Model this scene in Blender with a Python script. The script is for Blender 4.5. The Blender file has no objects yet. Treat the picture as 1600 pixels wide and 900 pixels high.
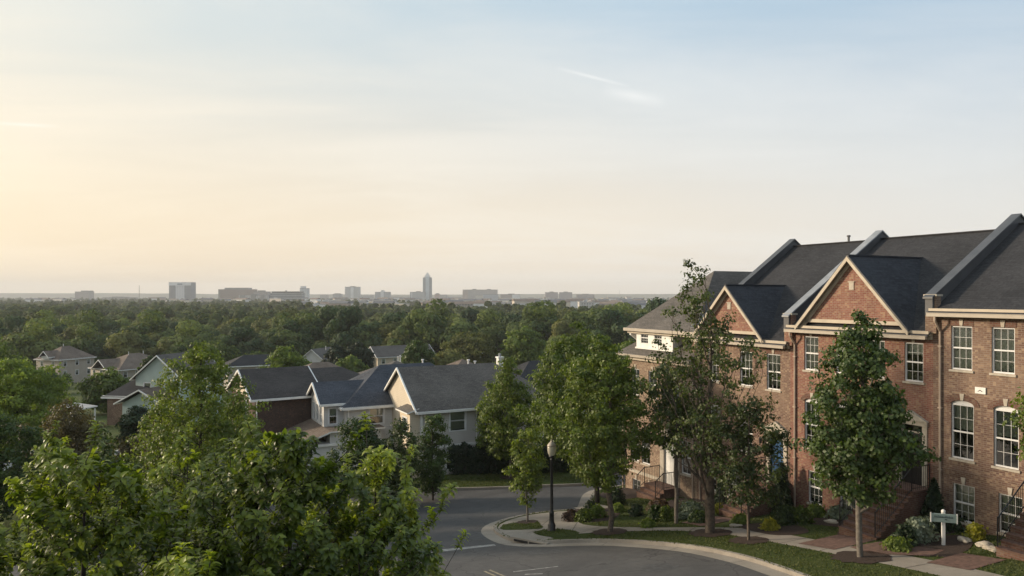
import bpy, bmesh, math, random
import numpy as np
from mathutils import Vector, Matrix

# ------------------------------------------------------------------ camera, light, exposure
SC = bpy.context.scene
COL = SC.collection
F = 1150.0            # focal length in pixels of the 1600 px wide photograph
HOR = 461.0           # row of the horizon
cd = bpy.data.cameras.new('camera'); cam = bpy.data.objects.new('camera', cd); COL.objects.link(cam)
cam.location = (0, 0, 0); cam.rotation_euler = (math.radians(90), 0, 0)
cd.sensor_width = 36; cd.lens = 36*F/1600; cd.shift_y = (HOR-450)/1600
cd.clip_start = .1; cd.clip_end = 60000
SC.camera = cam
SC.render.resolution_x = 1024; SC.render.resolution_y = 576
SC.view_settings.view_transform = 'Standard'; SC.view_settings.look = 'None'
SC.view_settings.exposure = 0.58; SC.view_settings.gamma = 1.0
SC.render.engine = 'CYCLES'
cy = SC.cycles
cy.use_denoising = True
cy.max_bounces = 6; cy.diffuse_bounces = 3; cy.glossy_bounces = 2; cy.transmission_bounces = 4
cy.transparent_max_bounces = 8; cy.volume_bounces = 0; cy.use_adaptive_sampling = True; cy.adaptive_threshold = .015
cy.sample_clamp_indirect = 6

SUN_ELEV = 15.0
SUN_DIR = Vector((-.955, .20, 0)).normalized()*math.cos(math.radians(SUN_ELEV)) + Vector((0, 0, math.sin(math.radians(SUN_ELEV))))
ld = bpy.data.lights.new('sun', 'SUN'); ld.energy = 3.4; ld.angle = math.radians(6.0); ld.color = (1.0, .83, .62)
sun = bpy.data.objects.new('sun', ld); COL.objects.link(sun)
sun.rotation_euler = SUN_DIR.to_track_quat('Z', 'Y').to_euler()

W = bpy.data.worlds.new('World'); SC.world = W; W.use_nodes = True
def build_world():
    nt = W.node_tree; N = nt.nodes; L = nt.links; N.clear()
    out = N.new('ShaderNodeOutputWorld'); bg = N.new('ShaderNodeBackground'); bg.inputs[1].default_value = .1
    L.new(bg.outputs[0], out.inputs[0])
    sky = N.new('ShaderNodeTexSky'); sky.sky_type = 'NISHITA'; sky.sun_disc = False
    sky.sun_elevation = math.radians(SUN_ELEV); sky.sun_rotation = math.atan2(SUN_DIR.x, SUN_DIR.y)
    sky.air_density = 1.2; sky.dust_density = 3.0; sky.ozone_density = 1.0
    tc = N.new('ShaderNodeTexCoord'); nrm = N.new('ShaderNodeVectorMath'); nrm.operation = 'NORMALIZE'
    L.new(tc.outputs['Generated'], nrm.inputs[0]); D = nrm.outputs[0]
    sep = N.new('ShaderNodeSeparateXYZ'); L.new(D, sep.inputs[0])
    def math_(op, a, b=None, c=None, clamp=False):
        n = N.new('ShaderNodeMath'); n.operation = op; n.use_clamp = clamp
        for i, v in enumerate((a, b, c)):
            if v is None: continue
            if isinstance(v, (int, float)): n.inputs[i].default_value = v
            else: L.new(v, n.inputs[i])
        return n.outputs[0]
    def ramp(v, stops):
        n = N.new('ShaderNodeValToRGB'); L.new(v, n.inputs[0]); e = n.color_ramp.elements
        while len(e) < len(stops): e.new(.5)
        for k, (p, c) in enumerate(stops): e[k].position = p; e[k].color = (*c, 1)
        return n.outputs[0]
    def mix(f, a, b, bt='MIX'):
        n = N.new('ShaderNodeMix'); n.data_type = 'RGBA'; n.blend_type = bt
        if isinstance(f, (int, float)): n.inputs[0].default_value = f
        else: L.new(f, n.inputs[0])
        for i, v in ((6, a), (7, b)):
            if isinstance(v, tuple): n.inputs[i].default_value = (*v, 1)
            else: L.new(v, n.inputs[i])
        return n.outputs[2]
    dt = N.new('ShaderNodeVectorMath'); dt.operation = 'DOT_PRODUCT'; L.new(D, dt.inputs[0])
    dt.inputs[1].default_value = Vector((SUN_DIR.x, SUN_DIR.y, 0)).normalized()
    s = math_('MULTIPLY_ADD', dt.outputs['Value'], .5, .5)         # 1 towards the sun, 0 away from it
    z = sep.outputs[2]
    low = ramp(s, [(0.0, (.52, .52, .53)), (.33, (.62, .605, .585)), (.55, (.70, .62, .52)), (.80, (.73, .61, .46)), (1.0, (.76, .63, .44))])
    high = ramp(s, [(0.0, (.23, .34, .47)), (.28, (.28, .405, .53)), (.52, (.365, .48, .575)), (.80, (.49, .555, .565)), (1.0, (.66, .65, .56))])
    zf = math_('SMOOTHSTEP', z, .0, .40) if False else None
    mr = N.new('ShaderNodeMapRange'); mr.interpolation_type = 'SMOOTHSTEP'
    L.new(z, mr.inputs[0]); mr.inputs[1].default_value = .06; mr.inputs[2].default_value = .40
    veil = mix(mr.outputs[0], low, high)
    # cirrus: noise on the plane of the cloud deck, stretched along one way
    zz = math_('MAXIMUM', math_('ADD', z, .10), .03)
    cx = math_('DIVIDE', sep.outputs[0], zz); cy_ = math_('DIVIDE', sep.outputs[1], zz)
    cmb = N.new('ShaderNodeCombineXYZ'); L.new(cx, cmb.inputs[0]); L.new(cy_, cmb.inputs[1])
    mp = N.new('ShaderNodeMapping'); mp.inputs['Rotation'].default_value = (0, 0, math.radians(-24)); mp.inputs['Scale'].default_value = (.55, 1.25, 1)
    L.new(cmb.outputs[0], mp.inputs[0])
    n1 = N.new('ShaderNodeTexNoise'); n1.inputs['Scale'].default_value = .8; n1.inputs['Detail'].default_value = 7; n1.inputs['Roughness'].default_value = .58; n1.inputs['Distortion'].default_value = .7
    L.new(mp.outputs[0], n1.inputs['Vector'])
    n2 = N.new('ShaderNodeTexNoise'); n2.inputs['Scale'].default_value = .35; n2.inputs['Detail'].default_value = 4
    L.new(mp.outputs[0], n2.inputs['Vector'])
    c = math_('ADD', math_('MULTIPLY', n1.outputs[0], .6), math_('MULTIPLY', n2.outputs[0], .5))
    mc = N.new('ShaderNodeMapRange'); mc.interpolation_type = 'SMOOTHSTEP'; L.new(c, mc.inputs[0]); mc.inputs[1].default_value = .44; mc.inputs[2].default_value = .70
    cloudcol = ramp(s, [(0.0, (.56, .60, .64)), (.5, (.72, .71, .68)), (.85, (.84, .73, .57)), (1.0, (.88, .74, .54))])
    amt = math_('MULTIPLY', mc.outputs[0], .50)
    col = mix(amt, veil, cloudcol)
    # two short bright vapour trails high in the middle of the view
    def trail(a, b, wid, strength, prev):
        A = Vector(a).normalized(); B = Vector(b).normalized(); nn = A.cross(B).normalized(); mid = (A+B).normalized(); ln = math.acos(A.dot(B))/2
        d1 = N.new('ShaderNodeVectorMath'); d1.operation = 'DOT_PRODUCT'; L.new(D, d1.inputs[0]); d1.inputs[1].default_value = nn
        tt = nn.cross(mid)
        d2 = N.new('ShaderNodeVectorMath'); d2.operation = 'DOT_PRODUCT'; L.new(D, d2.inputs[0]); d2.inputs[1].default_value = tt
        d3 = N.new('ShaderNodeVectorMath'); d3.operation = 'DOT_PRODUCT'; L.new(D, d3.inputs[0]); d3.inputs[1].default_value = mid
        q1 = math_('SUBTRACT', 1.0, math_('DIVIDE', math_('ABSOLUTE', math_('ADD', d1.outputs['Value'], math_('MULTIPLY', math_('SUBTRACT', n1.outputs[0], .5), wid*2))), wid), clamp=True)
        q2 = math_('SUBTRACT', 1.0, math_('DIVIDE', math_('ABSOLUTE', d2.outputs['Value']), ln), clamp=True)
        q2 = math_('POWER', q2, .6)
        q3 = math_('GREATER_THAN', d3.outputs['Value'], 0)
        q = math_('MULTIPLY', math_('MULTIPLY', math_('MULTIPLY', q1, q2), q3), strength)
        return mix(q, prev, (.86, .85, .82))
    def dirp(px, py): return ((px-800)/F, 1, (HOR-py)/F)
    col = trail(dirp(868, 106), dirp(985, 136), .0030, .42, col)
    col = trail(dirp(940, 142), dirp(1040, 162), .010, .38, col)
    col = trail(dirp(-20, 192), dirp(95, 198), .003, .35, col)
    scl = N.new('ShaderNodeVectorMath'); scl.operation = 'SCALE'; L.new(col, scl.inputs[0]); scl.inputs['Scale'].default_value = 10.0
    fin = mix(.82, sky.outputs[0], scl.outputs[0])
    L.new(fin, bg.inputs[0])
build_world()

# ------------------------------------------------------------------ the place: slope, frames
FA = math.atan2(-.8866, .4626)      # heading of the terrace: local x runs along the fronts towards the camera
dv = Vector((-.4626, .8866)); vv = Vector((.8866, .4626)); P0 = Vector((17.1, 28.0))
_kt = [-20000, -60, -30, -10, 0, 10, 20, 27, 45, 100, 190, 245, 310, 40000]
_kz = [6.5, 6.5, 6.7, 7.6, 9.1, 10.75, 12.35, 12.95, 13.3, 17.2, 23.2, 26.2, 28, 28]
TL = np.array([-8300, -1000, -100] + list(range(-60, 61)) + list(range(70, 420, 10)) + [600, 1200, 3000, 5500, 8300], float)
def _gs(t):
    w = 4.0
    return sum(np.interp(t+o, _kt, _kz) for o in (-w, -w/2, 0, w/2, w))/5
GV = _gs(TL)
def tt_of(x, y): return (x-P0.x)*dv.x + (y-P0.y)*dv.y
def G(x, y): return float(np.interp(tt_of(x, y), TL, GV))
def gz(x, y): return -G(x, y)
def FT(t, m, z=None):
    p = P0 + dv*t + vv*m
    return Vector((p.x, p.y, gz(p.x, p.y) if z is None else z))
def at(px, py):
    lo, hi = 2.0, 6000.0
    for _ in range(60):
        D = (lo+hi)/2
        x = (px-800)/F*D
        if D*(py-HOR)/F < G(x, D): lo = D
        else: hi = D
    return Vector(((px-800)/F*D, D, -G((px-800)/F*D, D)))
def atD(px, D):
    x = (px-800)/F*D
    return Vector((x, D, gz(x, D)))

# ------------------------------------------------------------------ tags
def tag(o, label=None, cat=None, group=None, kind=None):
    if label: o['label'] = label
    if cat: o['category'] = cat
    if group: o['group'] = group
    if kind: o['kind'] = kind
    return o
def empty(name, loc, rz=0, label=None, cat=None, group=None):
    o = bpy.data.objects.new(name, None); COL.objects.link(o); o.location = loc; o.rotation_euler = (0, 0, rz)
    o.empty_display_size = .3
    return tag(o, label, cat, group)
def copy_tree(o, parent=None):
    c = o.copy(); COL.objects.link(c); c.parent = parent
    for ch in list(o.children): copy_tree(ch, c)
    return c

# ------------------------------------------------------------------ mesh builder
class MB:
    def __init__(s): s.v = []; s.f = []; s.mi = []
    def face(s, pts, mi=0):
        k = len(s.v); s.v += [tuple(p) for p in pts]; s.f.append(tuple(range(k, k+len(pts)))); s.mi.append(mi)
    def mesh(s, verts, faces, mi=0):
        k = len(s.v); s.v += [tuple(p) for p in verts]
        for f in faces: s.f.append(tuple(i+k for i in f)); s.mi.append(mi)
    def box(s, x0, y0, z0, x1, y1, z1, mi=0):
        x0, x1 = sorted((x0, x1)); y0, y1 = sorted((y0, y1)); z0, z1 = sorted((z0, z1))
        s.mesh([(x0,y0,z0),(x1,y0,z0),(x1,y1,z0),(x0,y1,z0),(x0,y0,z1),(x1,y0,z1),(x1,y1,z1),(x0,y1,z1)],
               [(3,2,1,0),(4,5,6,7),(0,1,5,4),(1,2,6,5),(2,3,7,6),(3,0,4,7)], mi)
    def ob(s, O, U, N, u0, u1, n0, n1, z0, z1, mi=0):
        O = Vector(O); U = Vector(U); N = Vector(N)
        P = lambda u, n, z: O + U*u + N*n + Vector((0, 0, z))
        v = [P(u0,n0,z0),P(u1,n0,z0),P(u1,n1,z0),P(u0,n1,z0),P(u0,n0,z1),P(u1,n0,z1),P(u1,n1,z1),P(u0,n1,z1)]
        s.mesh(v, [(3,2,1,0),(4,5,6,7),(0,1,5,4),(1,2,6,5),(2,3,7,6),(3,0,4,7)], mi)
    def slab(s, pts, th, mt=0, ms=1):
        pts = [Vector(p) for p in pts]; low = [p-Vector((0, 0, th)) for p in pts]
        s.face(pts, mt); s.face(low[::-1], ms); n = len(pts)
        for i in range(n):
            j = (i+1) % n; s.face([pts[i], low[i], low[j], pts[j]], ms)
    def prism(s, pts, off, mi=0):
        pts = [Vector(p) for p in pts]; off = Vector(off); q = [p+off for p in pts]; n = len(pts)
        s.face(pts, mi); s.face(q[::-1], mi)
        for i in range(n):
            j = (i+1) % n; s.face([pts[i], q[i], q[j], pts[j]], mi)
    def tube(s, p, q, r1, r2=None, n=8, mi=0, caps=True):
        r2 = r1 if r2 is None else r2; p = Vector(p); q = Vector(q); a = (q-p)
        if a.length < 1e-6: return
        a.normalize(); b = a.orthogonal().normalized(); c = a.cross(b)
        vs = []
        for (o, r) in ((p, r1), (q, r2)):
            for k in range(n):
                an = 2*math.pi*k/n; vs.append(o + b*(r*math.cos(an)) + c*(r*math.sin(an)))
        fs = [(k, (k+1) % n, n+(k+1) % n, n+k) for k in range(n)]
        if caps: fs += [tuple(range(n-1, -1, -1)), tuple(range(n, 2*n))]
        s.mesh(vs, fs, mi)
    def lathe(s, prof, n=16, c=(0, 0, 0), mi=0):
        vs = []; fs = []
        for r, z in prof:
            for k in range(n):
                a = 2*math.pi*k/n; vs.append((c[0]+r*math.cos(a), c[1]+r*math.sin(a), c[2]+z))
        for i in range(len(prof)-1):
            for k in range(n): fs.append((i*n+k, i*n+(k+1) % n, (i+1)*n+(k+1) % n, (i+1)*n+k))
        fs.append(tuple(range(n-1, -1, -1))); fs.append(tuple(range((len(prof)-1)*n, len(prof)*n)))
        s.mesh(vs, fs, mi)
    def build(s, name, mats, parent=None, smooth=False, merge=False, bevel=0):
        if not isinstance(mats, (list, tuple)): mats = [mats]
        me = bpy.data.meshes.new(name); me.from_pydata(s.v, [], s.f)
        for m in mats: me.materials.append(m)
        me.polygons.foreach_set('material_index', [min(i, len(mats)-1) for i in s.mi])
        uvs(me)
        if merge or bevel:
            bm = bmesh.new(); bm.from_mesh(me); bmesh.ops.remove_doubles(bm, verts=bm.verts, dist=1e-4)
            bmesh.ops.recalc_face_normals(bm, faces=bm.faces); bm.to_mesh(me); bm.free()
        if smooth: me.polygons.foreach_set('use_smooth', [True]*len(me.polygons))
        me.update()
        o = bpy.data.objects.new(name, me); COL.objects.link(o); o.parent = parent
        if bevel:
            b = o.modifiers.new('bevel', 'BEVEL'); b.width = bevel; b.segments = 2; b.limit_method = 'ANGLE'
        return o
def uvs(me):
    uv = me.uv_layers.new(name='UVMap'); nl = len(me.loops)
    if nl == 0: return
    data = np.zeros((nl, 2))
    co = np.empty(len(me.vertices)*3); me.vertices.foreach_get('co', co); co = co.reshape(-1, 3)
    li = np.empty(nl, dtype=np.int64); me.loops.foreach_get('vertex_index', li)
    for p in me.polygons:
        n = np.array(p.normal); h = math.hypot(n[0], n[1])
        u = np.array([-n[1]/h, n[0]/h, 0]) if h > 1e-3 else np.array([1., 0, 0])
        v = np.cross(n, u)
        if v[2] < 0 or (h <= 1e-3 and v[1] < 0): v = -v
        sl = slice(p.loop_start, p.loop_start+p.loop_total); c = co[li[sl]]
        data[sl, 0] = c@u; data[sl, 1] = c@v
    uv.data.foreach_set('uv', data.ravel())

# ------------------------------------------------------------------ materials
class NT:
    def __init__(s, name):
        s.m = bpy.data.materials.new(name); s.m.use_nodes = True; s.nt = s.m.node_tree; s.N = s.nt.nodes; s.L = s.nt.links
        s.b = s.N['Principled BSDF']; s.out = s.N['Material Output']
    def set(s, k, v):
        i = s.b.inputs[k]
        if isinstance(v, tuple): i.default_value = (*v, 1) if len(v) == 3 else v
        elif isinstance(v, (int, float)): i.default_value = v
        else: s.L.new(v, i)
    def node(s, t, **kw):
        n = s.N.new(t)
        for k, v in kw.items(): setattr(n, k, v)
        return n
    def inp(s, n, k, v):
        if isinstance(v, (int, float)): n.inputs[k].default_value = v
        elif isinstance(v, tuple): n.inputs[k].default_value = (*v, 1) if (len(v) == 3 and n.inputs[k].type == 'RGBA') else v
        else: s.L.new(v, n.inputs[k])
    def coord(s, kind='Object', scale=(1, 1, 1), rot=(0, 0, 0)):
        c = s.node('ShaderNodeTexCoord'); m = s.node('ShaderNodeMapping'); m.inputs['Scale'].default_value = scale; m.inputs['Rotation'].default_value = rot
        s.L.new(c.outputs[kind], m.inputs[0]); return m.outputs[0]
    def noise(s, vec, scale, detail=4, rough=.55, dist=0):
        n = s.node('ShaderNodeTexNoise'); s.L.new(vec, n.inputs['Vector']); n.inputs['Scale'].default_value = scale
        n.inputs['Detail'].default_value = detail; n.inputs['Roughness'].default_value = rough; n.inputs['Distortion'].default_value = dist
        return n.outputs[0]
    def ramp(s, v, stops, interp='LINEAR'):
        n = s.node('ShaderNodeValToRGB'); s.L.new(v, n.inputs[0]); e = n.color_ramp.elements; n.color_ramp.interpolation = interp
        while len(e) < len(stops): e.new(.5)
        for k, (p, c) in enumerate(stops):
            e[k].position = p; e[k].color = (*c, 1) if isinstance(c, tuple) else (c, c, c, 1)
        return n.outputs[0]
    def mix(s, f, a, b, bt='MIX'):
        n = s.node('ShaderNodeMix', data_type='RGBA', blend_type=bt)
        s.inp(n, 0, f); s.inp(n, 6, a); s.inp(n, 7, b); return n.outputs[2]
    def math(s, op, a, b=0., clamp=False):
        n = s.node('ShaderNodeMath', operation=op, use_clamp=clamp); s.inp(n, 0, a); s.inp(n, 1, b); return n.outputs[0]
    def bump(s, h, strength=.3, dist=.02):
        n = s.node('ShaderNodeBump'); n.inputs['Strength'].default_value = strength; n.inputs['Distance'].default_value = dist
        s.L.new(h, n.inputs['Height']); s.L.new(n.outputs[0], s.b.inputs['Normal']); return n
def plain(name, c, rough=.6, var=.12, sc=3.0, metal=0, bump=0, spec=.5):
    k = NT(name); v = k.coord('Object'); n = k.noise(v, sc, 5)
    lo = tuple(x*(1-var*2) for x in c); hi = tuple(min(1, x*(1+var)) for x in c)
    k.set('Base Color', k.ramp(n, [(.3, lo), (.7, hi)])); k.set('Roughness', rough); k.set('Metallic', metal); k.set('Specular IOR Level', spec)
    if bump: k.bump(k.noise(v, sc*12, 4), .4, bump)
    return k.m
def brick_mat(name, c1, c2, c3, mortar, patch=(.3, .22, .14), patch_amt=.5):
    k = NT(name); v = k.coord('UV'); o = k.coord('Object')
    b = k.node('ShaderNodeTexBrick'); k.L.new(v, b.inputs['Vector']); b.inputs['Scale'].default_value = 1
    b.inputs['Brick Width'].default_value = .215; b.inputs['Row Height'].default_value = .075; b.inputs['Mortar Size'].default_value = .008; b.inputs['Mortar Smooth'].default_value = .3
    b.inputs['Color1'].default_value = (*c1, 1); b.inputs['Color2'].default_value = (*c2, 1); b.inputs['Mortar'].default_value = (*mortar, 1); b.inputs['Bias'].default_value = -.1
    # per-brick spread of tone: noise sampled on the brick grid
    sn = k.node('ShaderNodeVectorMath', operation='SNAP'); k.L.new(v, sn.inputs[0]); sn.inputs[1].default_value = (.1075, .075, 1)
    wn = k.node('ShaderNodeTexWhiteNoise', noise_dimensions='3D'); k.L.new(sn.outputs[0], wn.inputs['Vector'])
    col = k.mix(k.ramp(wn.outputs['Value'], [(.62, 0.), (.95, .85)]), b.outputs['Color'], patch)
    big = k.noise(o, .45, 4, .6, .5)
    col = k.mix(k.math('MULTIPLY', k.ramp(big, [(.45, 0.), (.68, 1.)]), patch_amt), col, patch)
    dirt = k.noise(o, 1.7, 5)
    col = k.mix(k.ramp(dirt, [(.35, .35), (.6, 0.)]), col, c3)
    col = k.mix(b.outputs['Fac'], col, mortar)
    k.set('Base Color', col); k.set('Roughness', .9); k.set('Specular IOR Level', .25)
    k.bump(k.math('SUBTRACT', k.math('MULTIPLY', k.noise(v, 40, 3), .3), b.outputs['Fac']), .5, .008)
    return k.m
def shingle_mat(name, c, c2, sc=1.0):
    k = NT(name); v = k.coord('UV'); o = k.coord('Object')
    b = k.node('ShaderNodeTexBrick'); k.L.new(v, b.inputs['Vector'])
    b.inputs['Scale'].default_value = sc; b.inputs['Brick Width'].default_value = .30; b.inputs['Row Height'].default_value = .14; b.inputs['Mortar Size'].default_value = .006
    b.inputs['Color1'].default_value = (*c, 1); b.inputs['Color2'].default_value = (*c2, 1); b.inputs['Mortar'].default_value = tuple(x*.5 for x in c)+(1,)
    big = k.noise(o, .35, 4, .6); fine = k.noise(v, 9, 3)
    col = k.mix(k.ramp(big, [(.35, .0), (.70, .65)]), b.outputs['Color'], tuple(min(1, x*1.4) for x in c2))
    col = k.mix(k.ramp(fine, [(.3, .5), (.62, 0.)]), col, tuple(x*.45 for x in c))
    sp = k.node('ShaderNodeSeparateXYZ'); k.L.new(v, sp.inputs[0])
    saw = k.math('FRACT', k.math('DIVIDE', sp.outputs[1], .14/sc))
    k.set('Base Color', col); k.set('Roughness', .92); k.set('Specular IOR Level', .3)
    k.bump(k.math('ADD', k.math('MULTIPLY', k.math('SUBTRACT', 1.0, saw), 1.0), k.math('MULTIPLY', b.outputs['Fac'], -.8)), .6, .012)
    return k.m
def siding_mat(name, c, row=.13):
    k = NT(name); v = k.coord('UV'); o = k.coord('Object')
    sp = k.node('ShaderNodeSeparateXYZ'); k.L.new(v, sp.inputs[0]); saw = k.math('FRACT', k.math('DIVIDE', sp.outputs[1], row))
    line = k.ramp(saw, [(.0, .62), (.10, 1.0)])
    n = k.noise(o, .8, 5)
    col = k.mix(1.0, k.ramp(n, [(.3, tuple(x*.86 for x in c)), (.7, c)]), line, 'MULTIPLY')
    k.set('Base Color', col); k.set('Roughness', .7); k.bump(k.math('SUBTRACT', 1.0, saw), .7, .02)
    return k.m
def leaf_mat(name, dark, light, trans=.35, rough=.55, tcol=None, spec=.4):
    k = NT(name); a = k.node('ShaderNodeAttribute'); a.attribute_name = 'tint'
    oi = k.node('ShaderNodeObjectInfo')
    f = k.math('ADD', a.outputs['Fac'], k.math('MULTIPLY', k.math('SUBTRACT', oi.outputs['Random'], .5), .55), clamp=True)
    col = k.ramp(f, [(0.0, dark), (.55, tuple((x+y)/2 for x, y in zip(dark, light))), (1.0, light)])
    k.set('Base Color', col); k.set('Roughness', rough); k.set('Specular IOR Level', spec)
    tr = k.node('ShaderNodeBsdfTranslucent'); tcol = tcol or (1.5, 1.6, .6)
    mu = k.node('ShaderNodeVectorMath', operation='MULTIPLY'); k.L.new(col, mu.inputs[0]); mu.inputs[1].default_value = tcol; k.L.new(mu.outputs[0], tr.inputs[0])
    ms = k.node('ShaderNodeMixShader'); ms.inputs[0].default_value = trans
    k.L.new(k.b.outputs[0], ms.inputs[1]); k.L.new(tr.outputs[0], ms.inputs[2]); k.L.new(ms.outputs[0], k.out.inputs[0])
    return k.m
def glass_mat(name, tint=(.9, .95, .93), refl=1.0):
    k = NT(name); gl = k.node('ShaderNodeBsdfGlossy'); gl.inputs['Roughness'].default_value = .03; gl.inputs['Color'].default_value = (refl, refl, refl, 1)
    tr = k.node('ShaderNodeBsdfTransparent'); tr.inputs[0].default_value = (*tint, 1)
    fr = k.node('ShaderNodeFresnel'); fr.inputs[0].default_value = 1.6
    v = k.coord('Object'); bn = k.node('ShaderNodeBump'); bn.inputs['Strength'].default_value = .12; bn.inputs['Distance'].default_value = .02; k.L.new(k.noise(v, 1.8, 2), bn.inputs['Height']); k.L.new(bn.outputs[0], gl.inputs['Normal'])
    ms = k.node('ShaderNodeMixShader'); k.L.new(k.math('ADD', k.math('MULTIPLY', fr.outputs[0], 1.3), .10, clamp=True), ms.inputs[0]); k.L.new(tr.outputs[0], ms.inputs[1]); k.L.new(gl.outputs[0], ms.inputs[2]); k.L.new(ms.outputs[0], k.out.inputs[0])
    return k.m
def tower_mat(name, wall, win, fw, fh, gx=.5, gy=.5):
    k = NT(name); v = k.coord('UV'); sp = k.node('ShaderNodeSeparateXYZ'); k.L.new(v, sp.inputs[0])
    a = k.math('FRACT', k.math('DIVIDE', sp.outputs[0], fw)); b = k.math('FRACT', k.math('DIVIDE', sp.outputs[1], fh))
    m = k.math('MULTIPLY', k.math('LESS_THAN', a, gx), k.math('LESS_THAN', b, gy))
    geo = k.node('ShaderNodeNewGeometry'); ns = k.node('ShaderNodeSeparateXYZ'); k.L.new(geo.outputs['Normal'], ns.inputs[0])
    m = k.math('MULTIPLY', m, k.math('LESS_THAN', k.math('ABSOLUTE', ns.outputs[2]), .5))
    o = k.coord('Object'); n = k.noise(o, .02, 3)
    w = k.ramp(n, [(.3, tuple(x*.85 for x in wall)), (.7, wall)])
    k.set('Base Color', k.mix(m, w, win)); k.set('Roughness', .6); return k.m

MT = {}
MT['brick_red'] = brick_mat('red brick', (.20, .078, .058), (.26, .115, .088), (.10, .05, .038), (.26, .21, .17), (.34, .22, .14), .22)
MT['brick_mix'] = brick_mat('mixed brown brick', (.135, .076, .060), (.20, .122, .094), (.085, .052, .04), (.25, .205, .165), (.33, .235, .16), .45)
MT['brick_buff'] = brick_mat('buff and brown brick', (.17, .105, .075), (.27, .185, .13), (.12, .075, .055), (.30, .255, .21), (.38, .295, .21), .55)
MT['brick_dark'] = brick_mat('dark brown brick', (.062, .042, .036), (.088, .058, .050), (.05, .03, .025), (.11, .085, .07), (.13, .075, .055), .15)
MT['brick_step'] = brick_mat('stair brick', (.12, .055, .04), (.16, .08, .058), (.07, .038, .03), (.16, .13, .11), (.20, .13, .09), .2)
MT['shingle_dark'] = shingle_mat('charcoal shingle', (.024, .025, .028), (.042, .042, .046))
MT['shingle_grey'] = shingle_mat('grey brown shingle', (.085, .077, .070), (.14, .125, .112))
MT['shingle_navy'] = shingle_mat('slate blue shingle', (.040, .045, .058), (.075, .082, .098))
MT['shingle_slate'] = shingle_mat('dark slate shingle', (.027, .029, .035), (.048, .051, .060))
MT['shingle_brown'] = shingle_mat('weathered brown shingle', (.12, .09, .07), (.19, .15, .12))
MT['shingle_black'] = shingle_mat('brown black shingle', (.04, .036, .035), (.07, .062, .058))
MT['white'] = plain('white paint', (.74, .73, .70), .5, .06, 2)
MT['frame'] = plain('window white', (.66, .66, .66), .45, .04, 2)
MT['cream'] = plain('cream trim', (.44, .375, .29), .6, .08, 2)
MT['gutter'] = plain('tan gutter metal', (.36, .31, .25), .45, .08, 2)
MT['downspout'] = plain('tan downspout metal', (.42, .33, .26), .5, .10, 2)
MT['stone'] = plain('pale stone', (.44, .39, .32), .8, .12, 6, bump=.003)
MT['cap'] = plain('grey metal coping', (.075, .076, .08), .45, .12, 2)
MT['cap_light'] = plain('pale metal coping', (.26, .27, .285), .4, .12, 2)
MT['side_cap'] = plain('dark flashing', (.07, .07, .075), .6, .1, 2)
MT['iron'] = plain('black iron', (.012, .012, .013), .45, .1, 4)
MT['blind'] = siding_mat('blind slats', (.46, .48, .42), .05)
MT['curtain'] = plain('curtain cloth', (.60, .60, .52), .9, .2, 5)
MT['dark_room'] = plain('dim room', (.03, .03, .035), .9, .1, 1)  # near black, stands in for the shade inside unlit interiors
MT['glass'] = glass_mat('window glass')
MT['siding_grey'] = siding_mat('warm grey siding', (.52, .49, .46))
MT['siding_tan'] = siding_mat('tan siding', (.56, .48, .37))
MT['siding_cream'] = siding_mat('cream siding', (.60, .50, .37))
MT['siding_teal'] = siding_mat('pale green siding', (.42, .50, .46))
MT['siding_white'] = siding_mat('off white siding', (.58, .57, .55))
MT['siding_beige'] = siding_mat('beige siding', (.42, .36, .29))
MT['barn_red'] = siding_mat('dark red siding', (.13, .045, .035))
MT['shutter'] = plain('shutter paint', (.15, .155, .14), .6, .1, 3)
MT['blue_door'] = plain('blue door paint', (.012, .075, .19), .4, .1, 3)
MT['black_door'] = plain('black door paint', (.012, .012, .013), .4, .1, 3)
MT['bark'] = plain('grey brown bark', (.10, .078, .06), .95, .3, 9, bump=.012)
MT['bark_pale'] = plain('pale bark', (.145, .125, .105), .95, .25, 9, bump=.008)
MT['bark_dark'] = plain('dark bark', (.05, .04, .033), .95, .3, 9, bump=.012)
# leaves
MT['leaf_front'] = leaf_mat('broad glossy leaf', (.060, .090, .014), (.29, .335, .048), .45, .42, spec=.45)
MT['leaf_maple'] = leaf_mat('maple leaf', (.024, .046, .014), (.080, .120, .026), .33, .5)
MT['leaf_street'] = leaf_mat('street tree leaf', (.052, .084, .016), (.165, .205, .036), .38, .5)
MT['leaf_sparse'] = leaf_mat('thin tree leaf', (.030, .050, .016), (.105, .128, .030), .33, .5)
MT['leaf_far'] = leaf_mat('valley leaf', (.034, .060, .024), (.165, .20, .064), .25, .7, spec=.15)
MT['leaf_far_olive'] = leaf_mat('valley olive leaf', (.068, .080, .032), (.21, .21, .075), .25, .7, spec=.15)
MT['leaf_far_dark'] = leaf_mat('valley dark leaf', (.022, .044, .024), (.095, .135, .056), .2, .7, spec=.15)
MT['leaf_lime'] = leaf_mat('yellow green leaf', (.075, .115, .020), (.17, .22, .045), .38, .6)
MT['leaf_rust'] = leaf_mat('brown tinged leaf', (.060, .048, .022), (.13, .105, .045), .3, .6)
MT['leaf_dark'] = leaf_mat('dark shrub leaf', (.012, .024, .012), (.035, .060, .022), .2, .6)
MT['leaf_gold'] = leaf_mat('golden shrub leaf', (.20, .20, .02), (.48, .42, .05), .35, .6)
MT['leaf_silver'] = leaf_mat('grey green shrub leaf', (.11, .14, .10), (.25, .29, .22), .25, .7)
MT['leaf_russet'] = leaf_mat('russet shrub leaf', (.05, .03, .022), (.12, .075, .05), .25, .7)

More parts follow.
